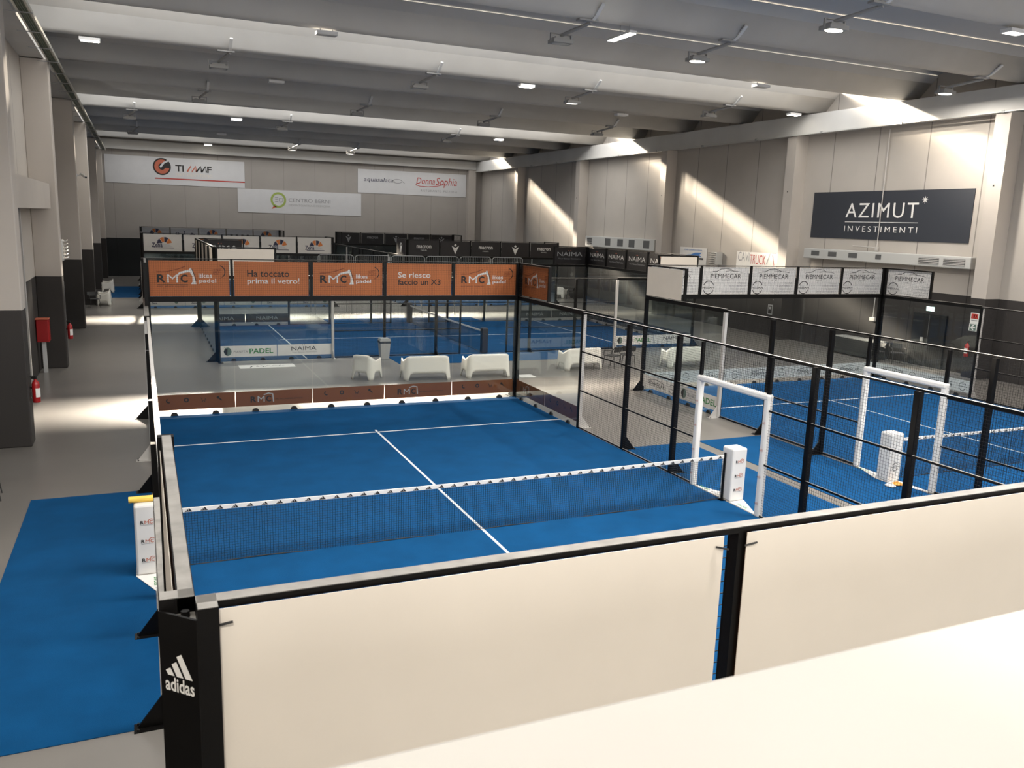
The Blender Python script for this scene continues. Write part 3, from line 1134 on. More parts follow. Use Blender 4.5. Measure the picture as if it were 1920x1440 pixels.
def lo_rmc(q):
    q.text('R', -.62, -.47, -.10, .06, 'ink_black', bold=.03)
    q.text('M', -.44, -.26, -.10, .06, 'ink_silver', bold=.02)
    q.text('C', -.22, -.09, -.10, .06, 'ink_black', bold=.03)
    q.stroke([(-.28, .09), (-.16, .13), (-.05, .11), (-.03, -.11)], .03, 'ink_silver')
    q.text('RMC MACCHINE EDILI E STRADALI', .02, .74, -.06, -.02, 'ink_black')
    q.text('NOLEGGIO VENDITA', .02, .58, .0, .025, 'ink_rust')


def lo_car(q):
    q.stroke([(-.60, .06), (-.46, .07), (-.30, .12), (-.10, .12), (.08, .08), (.26, .06)], .016, 'ink_black')
    q.text('PIEMMECAR', -.62, .30, -.10, .03, 'ink_black', bold=.012)
    q.text('DAL 1963', -.2, 0, -.15, -.13, 'ink_black')
    ring_emblem(q, .68, -.01, .13, -.006)


def lo_planet(q):
    q.disc(-.70, .0, .13, 'ink_teal', rz=.15)
    q.poly([(-.84, .0), (-.72, -.16), (-.70, .12), (-.78, .08)], 'ink_black', -.008)
    q.stroke([(-.80, .17), (-.78, .12)], .02, 'ink_darkgreen')
    q.text('PIANETA', -.50, -.02, -.06, .03, 'ink_grey')
    q.text('PADEL', .04, .86, -.09, .09, 'ink_darkgreen', bold=.02)


def lo_naima(q):
    q.text('NAIMA', -.50, .40, -.02, .12, 'ink_black', bold=.01)
    q.disc(-.10, .17, .014, 'ink_black')
    q.disc(-.03, .17, .014, 'ink_black')
    q.text('Your Beauty Destination', -.48, .42, -.12, -.07, 'ink_grey')


def lo_naima_dark(q):
    q.text('NAIMA', -.5, .5, -.08, .08, 'ink_silver')


def lo_fan(q):
    fan(q, -.5, -.02, .16)
    q.text('Zena', -.7, -.4, -.12, -.02, 'ink_navy', bold=.02)
    q.disc(.55, .0, .10, 'ink_teal')
    q.text('PIANETA', .68, .9, -.04, .02, 'ink_grey')


HL, ZL = .40, .35


def strip(ct, kind, base, deco, label, group, lx, ly, lr):
    return c_banner(ct, kind, base, deco, label, group, lx, ly, ZL, lr, w=1.98, h=HL, back=base, name='low_banner')


G = 'orange strips along the foot of the glass'
for x, ic, lb in ((-4, 1, 'orange foot strip with four symbols at the left corner'), (-2, 0, 'orange foot strip with excavator logo, left of two'), (0, 1, 'orange foot strip with four symbols in the middle'),
                  (2, 0, 'orange foot strip with excavator logo, right of two'), (4, 1, 'orange foot strip with four symbols at the right corner')):
    strip(c1, 'loi' if ic else 'lor', 'pvc_orange_low', lo_icons if ic else lo_rmc, lb, G, x, 10.03, 0)
strip(c1, 'lor', 'pvc_orange_low', lo_rmc, 'orange foot strip on the side glass nearest the far corner', G, 5.03, 9, -PI / 2)
strip(c1, 'loi', 'pvc_orange_low', lo_icons, 'orange foot strip on the side glass nearest the wire', G, 5.03, 7, -PI / 2)
G = 'pale strips along the foot of the right-hand cage'
for i, x in enumerate((-4, -2, 0, 2, 4)):
    strip(c2, 'loc', 'pvc_white', lo_car, ['pale car outline foot strip at the far left corner of the right cage', 'pale car outline foot strip second along the right cage', 'pale car outline foot strip in the middle of the right cage',
          'pale car outline foot strip fourth along the right cage', 'pale car outline foot strip by the right corner of the right cage'][i], G, x, 10.03, 0)
strip(c2, 'loc', 'pvc_white', lo_car, 'pale car outline foot strip on the far side glass, first after the corner', G, 5.03, 9, -PI / 2)
strip(c2, 'loc', 'pvc_white', lo_car, 'pale car outline foot strip on the far side glass, next to the wire', G, 5.03, 7, -PI / 2)
# both outward prints on the left side of the right cage (read from the walkway)
strip(c2, 'loc', 'pvc_white', lo_car, 'white car outline strip low on the glass facing the walkway', G, -5.03, 9, -PI / 2)
strip(c2, 'lop', 'pvc_white', lo_planet, 'white strip with animal head and green letters facing the walkway', G, -5.03, 7, -PI / 2)
G = 'foot strips of the crosswise cage'
strip(c3, 'lop', 'pvc_white', lo_planet, 'white strip with animal head and green letters left of the bin', G, -5.03, 9, -PI / 2)
strip(c3, 'lon', 'pvc_white', lo_naima, 'white cosmetics strip low on the glass left of the bin', G, -5.03, 7, -PI / 2)
strip(c3, 'lop', 'pvc_white', lo_planet, 'white strip with animal head behind the dark table', G, -5.03, -7, -PI / 2)
strip(c3, 'lon', 'pvc_white', lo_naima, 'white cosmetics strip behind the bench on the right', G, -5.03, -9, -PI / 2)
for ly, lb in ((9, 'dark foot strip at the far left of the crosswise court'), (7, 'dark foot strip on the far side, right of the left one'), (-7, 'dark foot strip on the far side left of the end wall'), (-9, 'dark foot strip on the far side touching the end wall')):
    strip(c3, 'lnd', 'pvc_black', lo_naima_dark, lb, G, 5.03, ly, -PI / 2)
for i, lx in enumerate((4, 2, 0, -2, -4)):
    strip(c3, 'lnd', 'pvc_black', lo_naima_dark, ['dark foot strip on the right end wall, farthest', 'dark foot strip on the right end wall, second from the far corner', 'dark foot strip on the right end wall, middle',
          'dark foot strip on the right end wall, fourth', 'dark foot strip on the right end wall, nearest'][i], G, lx, -10.03, PI)
G = 'white foot strips of the far left cage'
for i, x in enumerate((-4, -2, 0, 2, 4)):
    strip(c4, 'lof', 'pvc_white', lo_fan, ['white foot strip of the far left cage at its left corner', 'white foot strip of the far left cage, second', 'white foot strip of the far left cage, middle', 'white foot strip of the far left cage, fourth', 'white foot strip of the far left cage at its right corner'][i], G, x, -10.03, 0)

# ------------------------------------------------------------------ big banners on the walls
def wall_banner(name, label, x0, x1, z0, z1, base, deco, side, at):
    w, h = x1 - x0, z1 - z0
    if side == 'far':
        t = thing(name, label, 'banner', ((x0 + x1) / 2, at, (z0 + z1) / 2), 0, 'large wall banners')
    else:
        t = thing(name, label, 'banner', (at, (x0 + x1) / 2, (z0 + z1) / 2), -PI / 2, 'large wall banners')
    MB().box((-w / 2, -.004, -h / 2), (w / 2, .02, h / 2), base).build('sheet', t)
    q = MB()
    q.Y = -.012
    deco(q, w, h)
    q.build('printed_lettering', t)
    return t


def w_timaf(q, w, h):
    q.disc(-1.08, .33, .66, 'ink_black', -.010, 28)
    q.arc(-1.08, .33, .40, 60, 350, .30, 'ink_brick', -.014)
    q.stroke([(-1.20, .28), (-.95, .62), (-.62, .80)], .14, 'pvc_grey', -.016)
    q.stroke([(-1.05, .30), (-.55, .30)], .12, 'ink_black', -.018)
    x = -.10
    q.text('TI', x, x + .62, .02, .52, 'ink_black', bold=.02)
    zz = [(.78, .04), (1.06, .48), (1.12, .04), (1.42, .48), (1.46, .04)]
    q.stroke(zz, .13, 'ink_brick')
    q.stroke([(1.46, .06), (1.80, .48), (1.86, .04)], .13, 'ink_black')
    q.stroke([(1.86, .04), (2.16, .50), (2.22, .04)], .12, 'ink_black')
    q.text('F', 2.28, 2.62, .02, .52, 'ink_black', bold=.02)
    q.text('TRATTAMENTI TERMICI', x, 2.65, -.34, -.12, 'pvc_back')
    q.rect(-1.62, w / 2, -.62, -.53, 'ink_red')


def w_centro(q, w, h):
    q.arc(-1.88, .14, .55, 0, 360, .17, 'ink_green', n=36)
    q.poly([(-2.25, -.30), (-2.45, -.62), (-2.0, -.44)], 'ink_brick')
    for z in (.30, .14, -.02):
        q.rect(-2.15, -1.90, z, z + .05, 'ink_grey')
    q.stroke([(-1.80, .30), (-1.80, .05), (-1.72, -.04), (-1.62, -.02), (-1.52, .08), (-1.54, .30), (-1.66, .26), (-1.80, .30)], .045, 'ink_grey')
    q.text('CENTRO BERNI', -1.05, 2.45, .02, .32, 'ink_grey')
    q.text('ODONTOIATRIA E MEDICINA', -1.05, 2.45, -.32, -.16, 'ink_silver')


def w_aqua(q, w, h):
    q.text('aquasalata', -4.45, -1.85, -.10, .34, 'ink_navy', shear=.15)
    q.arc(-1.45, .12, .42, 15, 345, .05, 'ink_grey', rz=.16)
    q.stroke([(-1.06, .16), (-.80, -.02)], .05, 'ink_grey')
    q.stroke([(-1.85, .22), (-1.7, .05)], .05, 'ink_grey')
    q.text('Donna', .28, 2.0, .0, .55, 'ink_red', shear=.25)
    q.text('Sophia', 2.1, 4.1, -.25, .62, 'ink_red', shear=.25)
    q.stroke([(.35, -.02), (.2, -.10), (.6, -.20), (1.4, -.22), (2.3, -.12), (2.9, .05)], .05, 'ink_red')
    q.text('RISTORANTE  PIZZERIA', .70, 4.15, -.66, -.48, 'ink_grey', space=1.2)


def w_azimut(q, w, h):
    # world y runs right-to-left: banner x = 14.32 - y
    q.text('AZIMUT', -2.12, 1.72, -.10, .52, 'ink_white', bold=-.004, space=1.15)
    cx, cz = 2.0, .62
    for k in range(8):
        a = k * PI / 4
        q.poly([(cx + .16 * math.cos(a), cz + .16 * math.sin(a)), (cx + .045 * math.cos(a + .6), cz + .045 * math.sin(a + .6)), (cx, cz), (cx + .045 * math.cos(a - .6), cz + .045 * math.sin(a - .6))], 'ink_white')
    q.rect(-2.12, 1.78, -.30, -.275, 'ink_white')
    q.text('INVESTIMENTI', -2.12, 1.78, -.70, -.46, 'ink_white', space=1.5)


def w_cavi(q, w, h):
    q.text('CAVI', -1.45, -.55, .05, .52, 'ink_grey', bold=-.006)
    q.text('TRUCK', -.50, .70, -.05, .42, 'ink_red', bold=-.006)
    q.stroke([(.80, .0), (1.02, .55), (1.45, .55)], .04, 'ink_grey')
    q.stroke([(1.2, .45), (1.35, -.05)], .03, 'ink_red')


def w_boat(q, w, h):
    q.text('CAR CARROZZERIA', -.85, .85, .38, .46, 'ink_blue')
    q.poly([(-.85, .10), (-.2, .16), (.2, .28), (.85, .30), (.6, .16), (.85, .06), (-.3, .04)], 'ink_blue')
    q.rect(-1.0, 1.0, -.1, .0, 'ink_black')


wall_banner('wall_banner', 'white wall banner with red and black round logo, far left', -7.34, 2.98, 7.22, 9.32, 'pvc_grey', w_timaf, 'far', YF - .03)
wall_banner('wall_banner', 'white wall banner with green speech ring, lowest on the far wall', 2.4, 12.64, 5.30, 7.20, 'pvc_grey', w_centro, 'far', YF - .03)
wall_banner('wall_banner', 'white wall banner with fish and red script, far right', 12.35, 22.3, 7.30, 9.30, 'pvc_grey', w_aqua, 'far', YF - .03)
wall_banner('wall_banner', 'large dark blue wall banner with white letters and star', 10.14, 18.5, 4.95, 7.0, 'pvc_navy', w_azimut, 'right', XR - .03)
wall_banner('wall_banner', 'white wall banner with grey and red truck lettering', 20.58, 23.74, 3.0, 4.08, 'pvc_white', w_cavi, 'right', XR - .03)
wall_banner('wall_banner', 'white wall banner with blue car swoosh beside the truck one', 26.35, 28.9, 3.0, 4.12, 'pvc_white', w_boat, 'right', XR - .03)

# ------------------------------------------------------------------ mats and floor stickers
def flat(name, label, cat, x0, y0, x1, y1, mat, h=.008, group=None):
    o = MB().box((0, 0, 0), (x1 - x0, y1 - y0, h), mat).build(name, None, (x0, y0, 0))
    return tag(o, label, cat, group)


flat('floor_mat', 'blue floor mat in the left aisle beside the nearest court', 'mat', -7.09, -4.1, -5.12, 3.9, 'mat_blue')
flat('floor_mat', 'blue floor mat right of the nearest court gate', 'mat', 5.12, -4.1, 6.95, 3.9, 'mat_blue')
flat('floor_mat', 'blue floor mat before the gate of the right-hand court', 'mat', 7.30, -4.1, 9.38, 3.95, 'mat_blue')
flat('floor_mat', 'blue floor mat behind the white benches', 'mat', 3.28, 16.2, 11.3, 18.12, 'mat_blue')
flat('floor_mat', 'blue floor mat beyond the far gate of the crosswise court', 'mat', 3.25, 28.4, 11.3, 30.4, 'mat_blue')
flat('floor_mat', 'small blue floor mat at the far end of the left aisle', 'mat', -7.0, 42.6, -5.15, 50.8, 'mat_blue')


def sticker(label, x0, y0, x1, y1, deco=None):
    t = flat('floor_sticker', label, 'floor sticker', x0, y0, x1, y1, 'pvc_white', .004)
    if deco:
        q = MB()
        deco(q)
        o = MB()
        for f, i in zip(q.f, q.m):
            o.add([(q.v[k][0], q.v[k][2], .006) for k in f], [tuple(range(len(f)))], q.slots[i])
        o.build('printed_lettering', t)
    return t


def scribble(q):
    w = 1.85
    q.stroke([(.35, .15), (.45, .42), (.62, .45), (.55, .20), (.75, .42), (.80, .18)], .05, 'ink_black')
    q.stroke([(.85, .22), (.95, .42), (1.05, .22), (1.15, .42), (1.30, .24), (1.38, .40)], .045, 'ink_black')
    q.stroke([(1.40, .25), (1.50, .35)], .03, 'ink_grey')


sticker('white sticker with handwriting flat on the floor in front of the crosswise cage', -2.2, 16.65, -.35, 17.3, scribble)
sticker('blank white sheet flat on the sunlit floor by the court corner', 6.55, 12.9, 7.1, 13.4)


def wedge(label, xb, s, group):
    """white triangular ground pad between the gate posts, its point lying outward"""
    m = MB().extrude([(xb, .98), (xb + .34 * s, .16), (xb + .34 * s, -.18), (xb, -.98)], 2, 0, .018, 'pvc_white')
    o = m.build('gate_pad')
    tag(o, label, 'floor pad', group)
    q = MB()
    q.text('PADEL', 0, .32, 0, .07, 'ink_darkgreen', bold=.02)
    q.text('PIANETA', .36, .60, 0, .05, 'ink_grey')
    qq = MB()
    for f, i in zip(q.f, q.m):
        qq.add([(xb + s * (.04 + q.v[k][2]), -.30 - q.v[k][0], .020) for k in f], [tuple(range(len(f)))], q.slots[i])
        qq.add([(xb + s * (.04 + q.v[k][2]), .86 - q.v[k][0], .020) for k in f], [tuple(range(len(f)))], q.slots[i])
    qq.build('printed_lettering', o)
    return o


G = 'white floor pads at the gates'
wedge('white floor pad under the right net post of the nearest court', 5.03, 1, G)
wedge('white floor pad under the left net post of the nearest court', -5.03, -1, G)
wedge('white floor pad under the net post of the right-hand court', 9.47, -1, G)

m = MB()
m.tube((-.20, 0, 0), (.20, 0, 0), .045, 'yellow_foam', 10)
tag(m.build('foam_roll', None, (-5.22, -.02, 1.105)), 'yellow foam roll lying on the left net post cover', 'foam roll')
for x, y, z, col, lb in ((8.98, -.40, 0, 'pvc_white', 'white training disc on the floor by the right-hand net post'), (9.22, -.36, 0, 'orange_plastic', 'orange training disc on the floor by the right-hand net post')):
    tag(MB().lathe([(.11, 0), (.11, .012), (.05, .05), (.035, .05), (.09, .008)], col, 16).build('training_disc', None, (x, y, .02), smooth=True), lb, 'training disc', 'training discs')

# ------------------------------------------------------------------ white moulded seats
def seat_shell(w, d, hb, ha, name='shell'):
    """one moulded shell: arm - back - arm along a U path, legs at the corners, arched bottom"""
    m = MB()
    r = .16
    path = []
    hw, hd = w / 2, d / 2

    def arcp(cx, cy, a0, a1, n):
        return [(cx + r * math.cos(math.radians(a0 + (a1 - a0) * i / n)), cy + r * math.sin(math.radians(a0 + (a1 - a0) * i / n))) for i in range(n + 1)]
    left = [(-hw, hd - (d - r) * i / 8) for i in range(8)]
    back = arcp(-hw + r, -hd + r, 180, 270, 5) + [(-hw + r + (w - 2 * r) * i / 12, -hd) for i in range(1, 12)] + arcp(hw - r, -hd + r, 270, 360, 5)
    right = [(hw, -hd + r + (d - r) * i / 8) for i in range(1, 9)]
    path = left + back + right
    n = len(path)
    L = [0]
    for a, b in zip(path[:-1], path[1:]):
        L.append(L[-1] + math.dist(a, b))
    T = L[-1]
    sl = d - r
    corner1, corner2 = sl + r * .785, T - sl - r * .785

    def toph(s):
        f = min(s, T - s)
        if f < sl * .55:
            return ha - .05 * (f / (sl * .55))
        g = min(1, (f - sl * .55) / (sl * .45 + r * 1.6))
        return ha - .05 + (hb - ha + .05) * (g * g * (3 - 2 * g))

    def both(s):
        lw = .075
        e = min(abs(s - corner1), abs(s - corner2), s, T - s)
        if e < lw:
            return 0.0
        g = min(1, (e - lw) / .09)
        return .245 * math.sqrt(max(0, 1 - (1 - g) ** 2))
    rows = 7
    vs, fs = [], []
    th = .035
    for layer in (0, 1):
        for i, p in enumerate(path):
            a = Vector(path[max(0, i - 1)])
            b = Vector(path[min(n - 1, i + 1)])
            tdir = (b - a).normalized()
            nrm = Vector((tdir.y, -tdir.x))
            if nrm.dot(Vector(p)) < 0:
                nrm = -nrm
            for k in range(rows + 1):
                z0, z1 = both(L[i]), toph(L[i])
                z = z0 + (z1 - z0) * k / rows
                flare = .075 * (1 - z / hb) - .02
                o = nrm * (flare - (th if layer else 0))
                vs.append((p[0] + o.x, p[1] + o.y, z))
    R = rows + 1
    B = n * R
    for i in range(n - 1):
        for k in range(rows):
            a = i * R + k
            fs.append((a, a + R, a + R + 1, a + 1))
            fs.append((B + a, B + a + 1, B + a + R + 1, B + a + R))
        fs.append((i * R, B + i * R, B + (i + 1) * R, (i + 1) * R))
        t = i * R + rows
        fs.append((t, t + R, B + t + R, B + t))
    for i in (0, n - 1):
        for k in range(rows):
            a = i * R + k
            fs.append((a, a + 1, B + a + 1, B + a) if i == 0 else (a, B + a, B + a + 1, a + 1))
    m.add(vs, fs, 'plastic_white')
    return m.mesh(name, True), MB().box((-hw + .05, -hd + .05, .33), (hw - .05, hd + .02, .40), 'plastic_white').mesh('seat')


ME_SOFA = seat_shell(1.50, .66, .80, .66)
ME_ARMCH = seat_shell(.74, .66, .80, .66)


def seat(kind, label, loc, rz, group):
    me = ME_SOFA if kind == 'bench' else ME_ARMCH
    t = thing('plastic_bench' if kind == 'bench' else 'plastic_armchair', label, kind, loc, rz, group)
    put(me[0], 'shell', t)
    put(me[1], 'seat', t, bevel=.02)
    return t


G = 'white moulded plastic seats'
seat('armchair', 'white plastic armchair in front of the grey bin', (1.46, 14.0, 0), math.radians(-42), G)
seat('bench', 'white plastic bench right of the armchair', (3.32, 13.48, 0), math.radians(-4), G)
seat('bench', 'white plastic bench next to the glass corner', (5.45, 13.45, 0), math.radians(-2), G)
seat('bench', 'white plastic bench in the sunlit walkway beside the dark chairs', (9.40, 14.05, 0), math.radians(3), G)
seat('bench', 'white plastic bench behind the right-hand court glass', (13.55, 13.6, 0), math.radians(-4), G)
seat('armchair', 'white plastic armchair far off against the right wall', (22.3, 41.0, 0), math.radians(-60), G)
seat('bench', 'white plastic bench seen end on by the left columns', (-7.05, 38.6, 0), math.radians(90), G)
seat('bench', 'white plastic bench at the far end of the left aisle', (-7.1, 46.6, 0), math.radians(90), G)

# ------------------------------------------------------------------ dark chairs and tables
def chair_parts(t, dark='plastic_dark', seatm=None):
    seatm = seatm or dark
    for sx in (-1, 1):
        for sy in (-1, 1):
            MB().tube((.21 * sx, .20 * sy, .44), (.25 * sx, .26 * sy, 0), .016, dark, 8, .011).build('leg', t)
        MB().path([(.25 * sx, .22, .44), (.27 * sx, .20, .64), (.27 * sx, -.16, .66), (.24 * sx, -.24, .78)], .016, dark, 8).build('armrest', t)
    MB().box((-.23, -.22, .43), (.23, .23, .46), seatm).build('seat', t, bevel=.012)
    m = MB()
    pts = [(.25 * math.sin(a), -.20 - .07 * math.cos(a)) for a in [math.radians(-75 + 15 * i) for i in range(11)]]
    for (x0, y0), (x1, y1) in zip(pts[:-1], pts[1:]):
        m.add([(x0, y0, .60), (x1, y1, .60), (x1 * 1.04, y1 - .05, .80), (x0 * 1.04, y0 - .05, .80), (x0, y0 + .02, .60), (x1, y1 + .02, .60), (x1 * 1.04, y1 - .03, .80), (x0 * 1.04, y0 - .03, .80)],
              [(0, 1, 2, 3), (7, 6, 5, 4), (3, 2, 6, 7), (0, 4, 5, 1)], dark)
    m.build('backrest', t)


G = 'dark tube chairs'
t0 = thing('cafe_chair', 'dark armchair nearest the white bench in the sunlit walkway', 'chair', (10.75, 14.05, 0), math.radians(25), G)
chair_parts(t0)
dup(t0, (11.45, 14.15, 0), math.radians(-20), 'dark armchair between the white bench and the cage post')
dup(t0, (22.55, 12.75, 0), math.radians(80), 'dark armchair by the covered table at the right wall')
dup(t0, (23.1, 12.2, 0), math.radians(150), 'dark armchair against the right wall beyond the covered table')
dup(t0, (-7.85, 4.25, 0), math.radians(-85), 'dark chair cut off by the left picture edge')
dup(t0, (-7.5, 37.2, 0), math.radians(200), 'dark chair beside the white bench in the left aisle')
dup(t0, (22.6, 40.2, 0), math.radians(60), 'dark chair far off beside the white armchair')

t = thing('covered_table', 'long table under a dark cloth along the right wall', 'table', (23.15, 14.3, 0), 0)
MB().box((-.42, -1.2, .72), (.42, 1.2, .75), 'plastic_grey').build('tabletop', t)
m = MB()
prof = []
for i in range(61):
    s = i / 60 * (2 * (.88 + 2.44))
    prof.append(s)
n = 72
ring = []
for i in range(n):
    a = i / n
    per = 2 * (.88 + 2.44)
    d = a * per
    if d < .88:
        p = (-.44 + d, -1.22)
    elif d < .88 + 2.44:
        p = (.44, -1.22 + d - .88)
    elif d < .88 * 2 + 2.44:
        p = (.44 - (d - .88 - 2.44), 1.22)
    else:
        p = (-.44, 1.22 - (d - 1.76 - 2.44))
    ring.append(p)
vs = []
for z, amp in ((.745, 0), (.40, .02), (.06, .05)):
    for i, p in enumerate(ring):
        k = 1 + amp * math.sin(i * 1.9)
        vs.append((p[0] * k, p[1] * (1 + (k - 1) * .4), z))
fs = [(r * n + i, r * n + (i + 1) % n, (r + 1) * n + (i + 1) % n, (r + 1) * n + i) for r in range(2) for i in range(n)]
m.add(vs, fs, 'cloth_dark')
m.build('tablecloth', t, smooth=True)
for sx in (-.36, .36):
    for sy in (-1.1, 1.1):
        MB().tube((sx, sy, 0), (sx, sy, .72), .018, 'plastic_grey', 8).build('leg', t)

# bin behind the armchair
t = thing('waste_bin', 'grey swing-lid waste bin against the crosswise cage', 'bin', (3.02, 17.55, 0), 0)
MB().add([(-.15, -.15, 0), (.15, -.15, 0), (.15, .15, 0), (-.15, .15, 0), (-.19, -.19, .62), (.19, -.19, .62), (.19, .19, .62), (-.19, .19, .62)],
         [(0, 3, 2, 1), (4, 5, 6, 7), (0, 1, 5, 4), (1, 2, 6, 5), (2, 3, 7, 6), (3, 0, 4, 7)], 'plastic_grey').build('bin_body', t, bevel=.015)
MB().box((-.205, -.205, .62), (.205, .205, .70), 'plastic_dark').build('rim', t, bevel=.01)
MB().extrude([(-.20, .70), (.20, .70), (.17, .79), (-.17, .79)], 1, -.2, .2, 'plastic_grey').build('lid', t, bevel=.01)

# ------------------------------------------------------------------ grandstand with crowd barriers behind the crosswise court
t = thing('scaffold_stand', 'low scaffold platform behind the crosswise cage', 'platform', (10.2, 33.2, 0), 0)
MB().box((-7.0, -.7, 1.98), (7.0, .7, 2.06), 'plastic_dark').build('deck', t)
for i in range(8):
    x = -6.9 + 13.8 * i / 7
    m = MB()
    for y in (-.65, .65):
        m.tube((x, y, 0), (x, y, 1.98), .024, 'galvanised', 6)
    m.tube((x, -.65, .3), (x, .65, 1.7), .018, 'galvanised', 6)
    m.build('support_frame', t)
ME_BARR = MB()
ME_BARR.path([(-.95, 0, .2), (-.95, 0, 1.0), (-.88, 0, 1.07), (-.80, 0, 1.10), (.80, 0, 1.10), (.88, 0, 1.07), (.95, 0, 1.0), (.95, 0, .2), (-.95, 0, .2)], .02, 'galvanised', 6)
frame_me = ME_BARR.mesh('frame')
bars = MB()
for i in range(17):
    x = -.85 + 1.7 * i / 16
    bars.tube((x, 0, .2), (x, 0, 1.09), .008, 'galvanised', 5)
bars_me = bars.mesh('bars')
foot_me = MB().tube((0, -.25, .015), (0, .25, .015), .015, 'galvanised', 6).tube((0, 0, .015), (0, 0, .22), .015, 'galvanised', 6).mesh('foot')
b0 = thing('crowd_barrier', 'galvanised crowd barrier at the left end of the platform', 'barrier', (4.45, 32.7, 2.06), 0, 'crowd barriers above the orange banners')
put(frame_me, 'frame', b0)
put(bars_me, 'bars', b0)
put(foot_me, 'foot', b0, (-.7, 0, 0))
put(foot_me, 'foot', b0, (.7, 0, 0))
LB = ['second galvanised crowd barrier from the left', 'third galvanised crowd barrier from the left', 'fourth galvanised crowd barrier from the left', 'galvanised crowd barrier left of the sports wordmark banners',
      'galvanised crowd barrier nearest the right end of the platform']
for i, lb in enumerate(LB):
    dup(b0, (4.45 + 2.0 * (i + 1), 32.7, 2.06), 0, lb)

# ------------------------------------------------------------------ ceiling lamps
ME_HEAD = MB().box((-.30, -.20, -.42), (.30, .20, -.32), 'lamp_body').box((-.22, -.14, -.32), (.22, .14, -.26), 'lamp_body').mesh('lamp_head')
ME_ARM = MB().tube((.26, .02, -.06), (-.02, -.05 + 1.3, -.20), .05, 'lamp_body', 8).mesh('arm')
ME_CLMP = MB().box((-.16, -.10, -.055), (.40, .10, -.005), 'lamp_body').extrude([(-.10, -.03), (-.30, .05), (-.62, .27), (-.60, .31), (-.28, .10), (-.08, .01)], 0, .20, .30, 'lamp_white').mesh('beam_clamp')
ME_YOKE = MB().box((-.33, -.03, -.38), (-.30, .03, -.16), 'lamp_body').box((.30, -.03, -.38), (.33, .03, -.16), 'lamp_body').box((-.33, -.03, -.18), (.33, .03, -.155), 'lamp_body').mesh('yoke')

def lens_mesh(mat):
    m = MB()
    m.add([(.25 * math.cos(2 * PI * i / 18), .165 * math.sin(2 * PI * i / 18), -.424) for i in range(18)], [tuple(range(17, -1, -1))], mat)
    return m.mesh('lens')


LENS = {s: lens_mesh(s) for s in ('led_on', 'led_dim', 'lens_off')}
FLOODS = [  # clamp x, beam number, state, label
    (5.9, -1, 'lens_off', 'unlit floodlight on an arm near the top centre'),
    (10.5, -1, 'led_on', 'lit floodlight right of the long lit strip lamp'),
    (10.9, -2, 'led_on', 'brightest lit floodlight at the top right'),
    (21.0, -1, 'led_on', 'lit floodlight over the dark blue wall banner'),
    (-2.3, 1, 'lens_off', 'unlit floodlight below the broad pale roof stripe at left'),
    (5.0, 1, 'lens_off', 'unlit floodlight at the lower edge of the broad stripe, middle'),
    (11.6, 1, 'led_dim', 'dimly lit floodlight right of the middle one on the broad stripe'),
    (18.5, 1, 'lens_off', 'unlit floodlight at the right end of the broad stripe'),
    (-2.3, 3, 'lens_off', 'unlit floodlight in the dark bay above the second stripe, left'),
    (5.0, 3, 'lens_off', 'unlit floodlight in the dark bay above the second stripe, middle'),
    (11.7, 3, 'lens_off', 'unlit floodlight in the dark bay above the second stripe, right'),
    (18.5, 3, 'lens_off', 'unlit floodlight at the right end of the dark bay'),
    (-5.3, 5, 'lens_off', 'unlit floodlight under the second pale stripe at far left'),
    (2.9, 5, 'lens_off', 'unlit floodlight under the second pale stripe, middle'),
    (13.2, 5, 'lens_off', 'unlit floodlight under the second pale stripe, right'),
    (-5.2, 7, 'lens_off', 'unlit floodlight above the third pale stripe at far left'),
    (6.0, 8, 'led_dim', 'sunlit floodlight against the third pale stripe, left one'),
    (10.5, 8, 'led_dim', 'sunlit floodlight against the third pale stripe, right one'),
    (10.8, -4, 'led_on', 'lit floodlight above the near end of the walkway'),
    (-1.2, -5, 'led_on', 'lit floodlight above the gallery parapet'),  # unseen spot added to brighten the parapet
    (-6.2, -6, 'led_on', 'lit floodlight behind the camera at the left'),  # this and the next two are added to light the banner backs
    (-1.5, -6, 'led_on', 'lit floodlight behind the camera in the middle'),
    (3.2, -6, 'led_on', 'lit floodlight behind the camera at the right'),
]
HX, HY = -.02, 1.25
for x, k, st, lb in FLOODS:
    y = BEAM_Y0 + BEAM_DY * k
    t = thing('floodlight', lb, 'floodlight', (x, y, 10.5), 0, 'floodlights on arms under the roof beams')
    put(ME_HEAD, 'lamp_head', t, (HX, HY, 0))
    put(ME_ARM, 'arm', t)
    put(ME_CLMP, 'beam_clamp', t)
    put(ME_YOKE, 'yoke', t, (HX, HY, 0))
    put(LENS[st], 'lens', t, (HX, HY, 0))
    if st == 'led_on':
        ld = bpy.data.lights.new('floodlight_beam', 'AREA' if k != -5 else 'SPOT')
        if k != -5:
            ld.shape = 'DISK'
            ld.size = .3
            ld.energy = 420 if k > -6 else (480 if x < -5 else 190)
        else:
            ld.energy = 2000
            ld.spot_size = math.radians(60)
            ld.spot_blend = .3
            ld.shadow_soft_size = .15
        ld.color = (1.0, .93, .84)
        lo = bpy.data.objects.new('floodlight_beam', ld)
        lo.parent = t
        lo.location = (HX, HY, -.46)
        if k == -6:
            lo.rotation_euler = (math.radians(28), 0, 0)
        C.objects.link(lo)

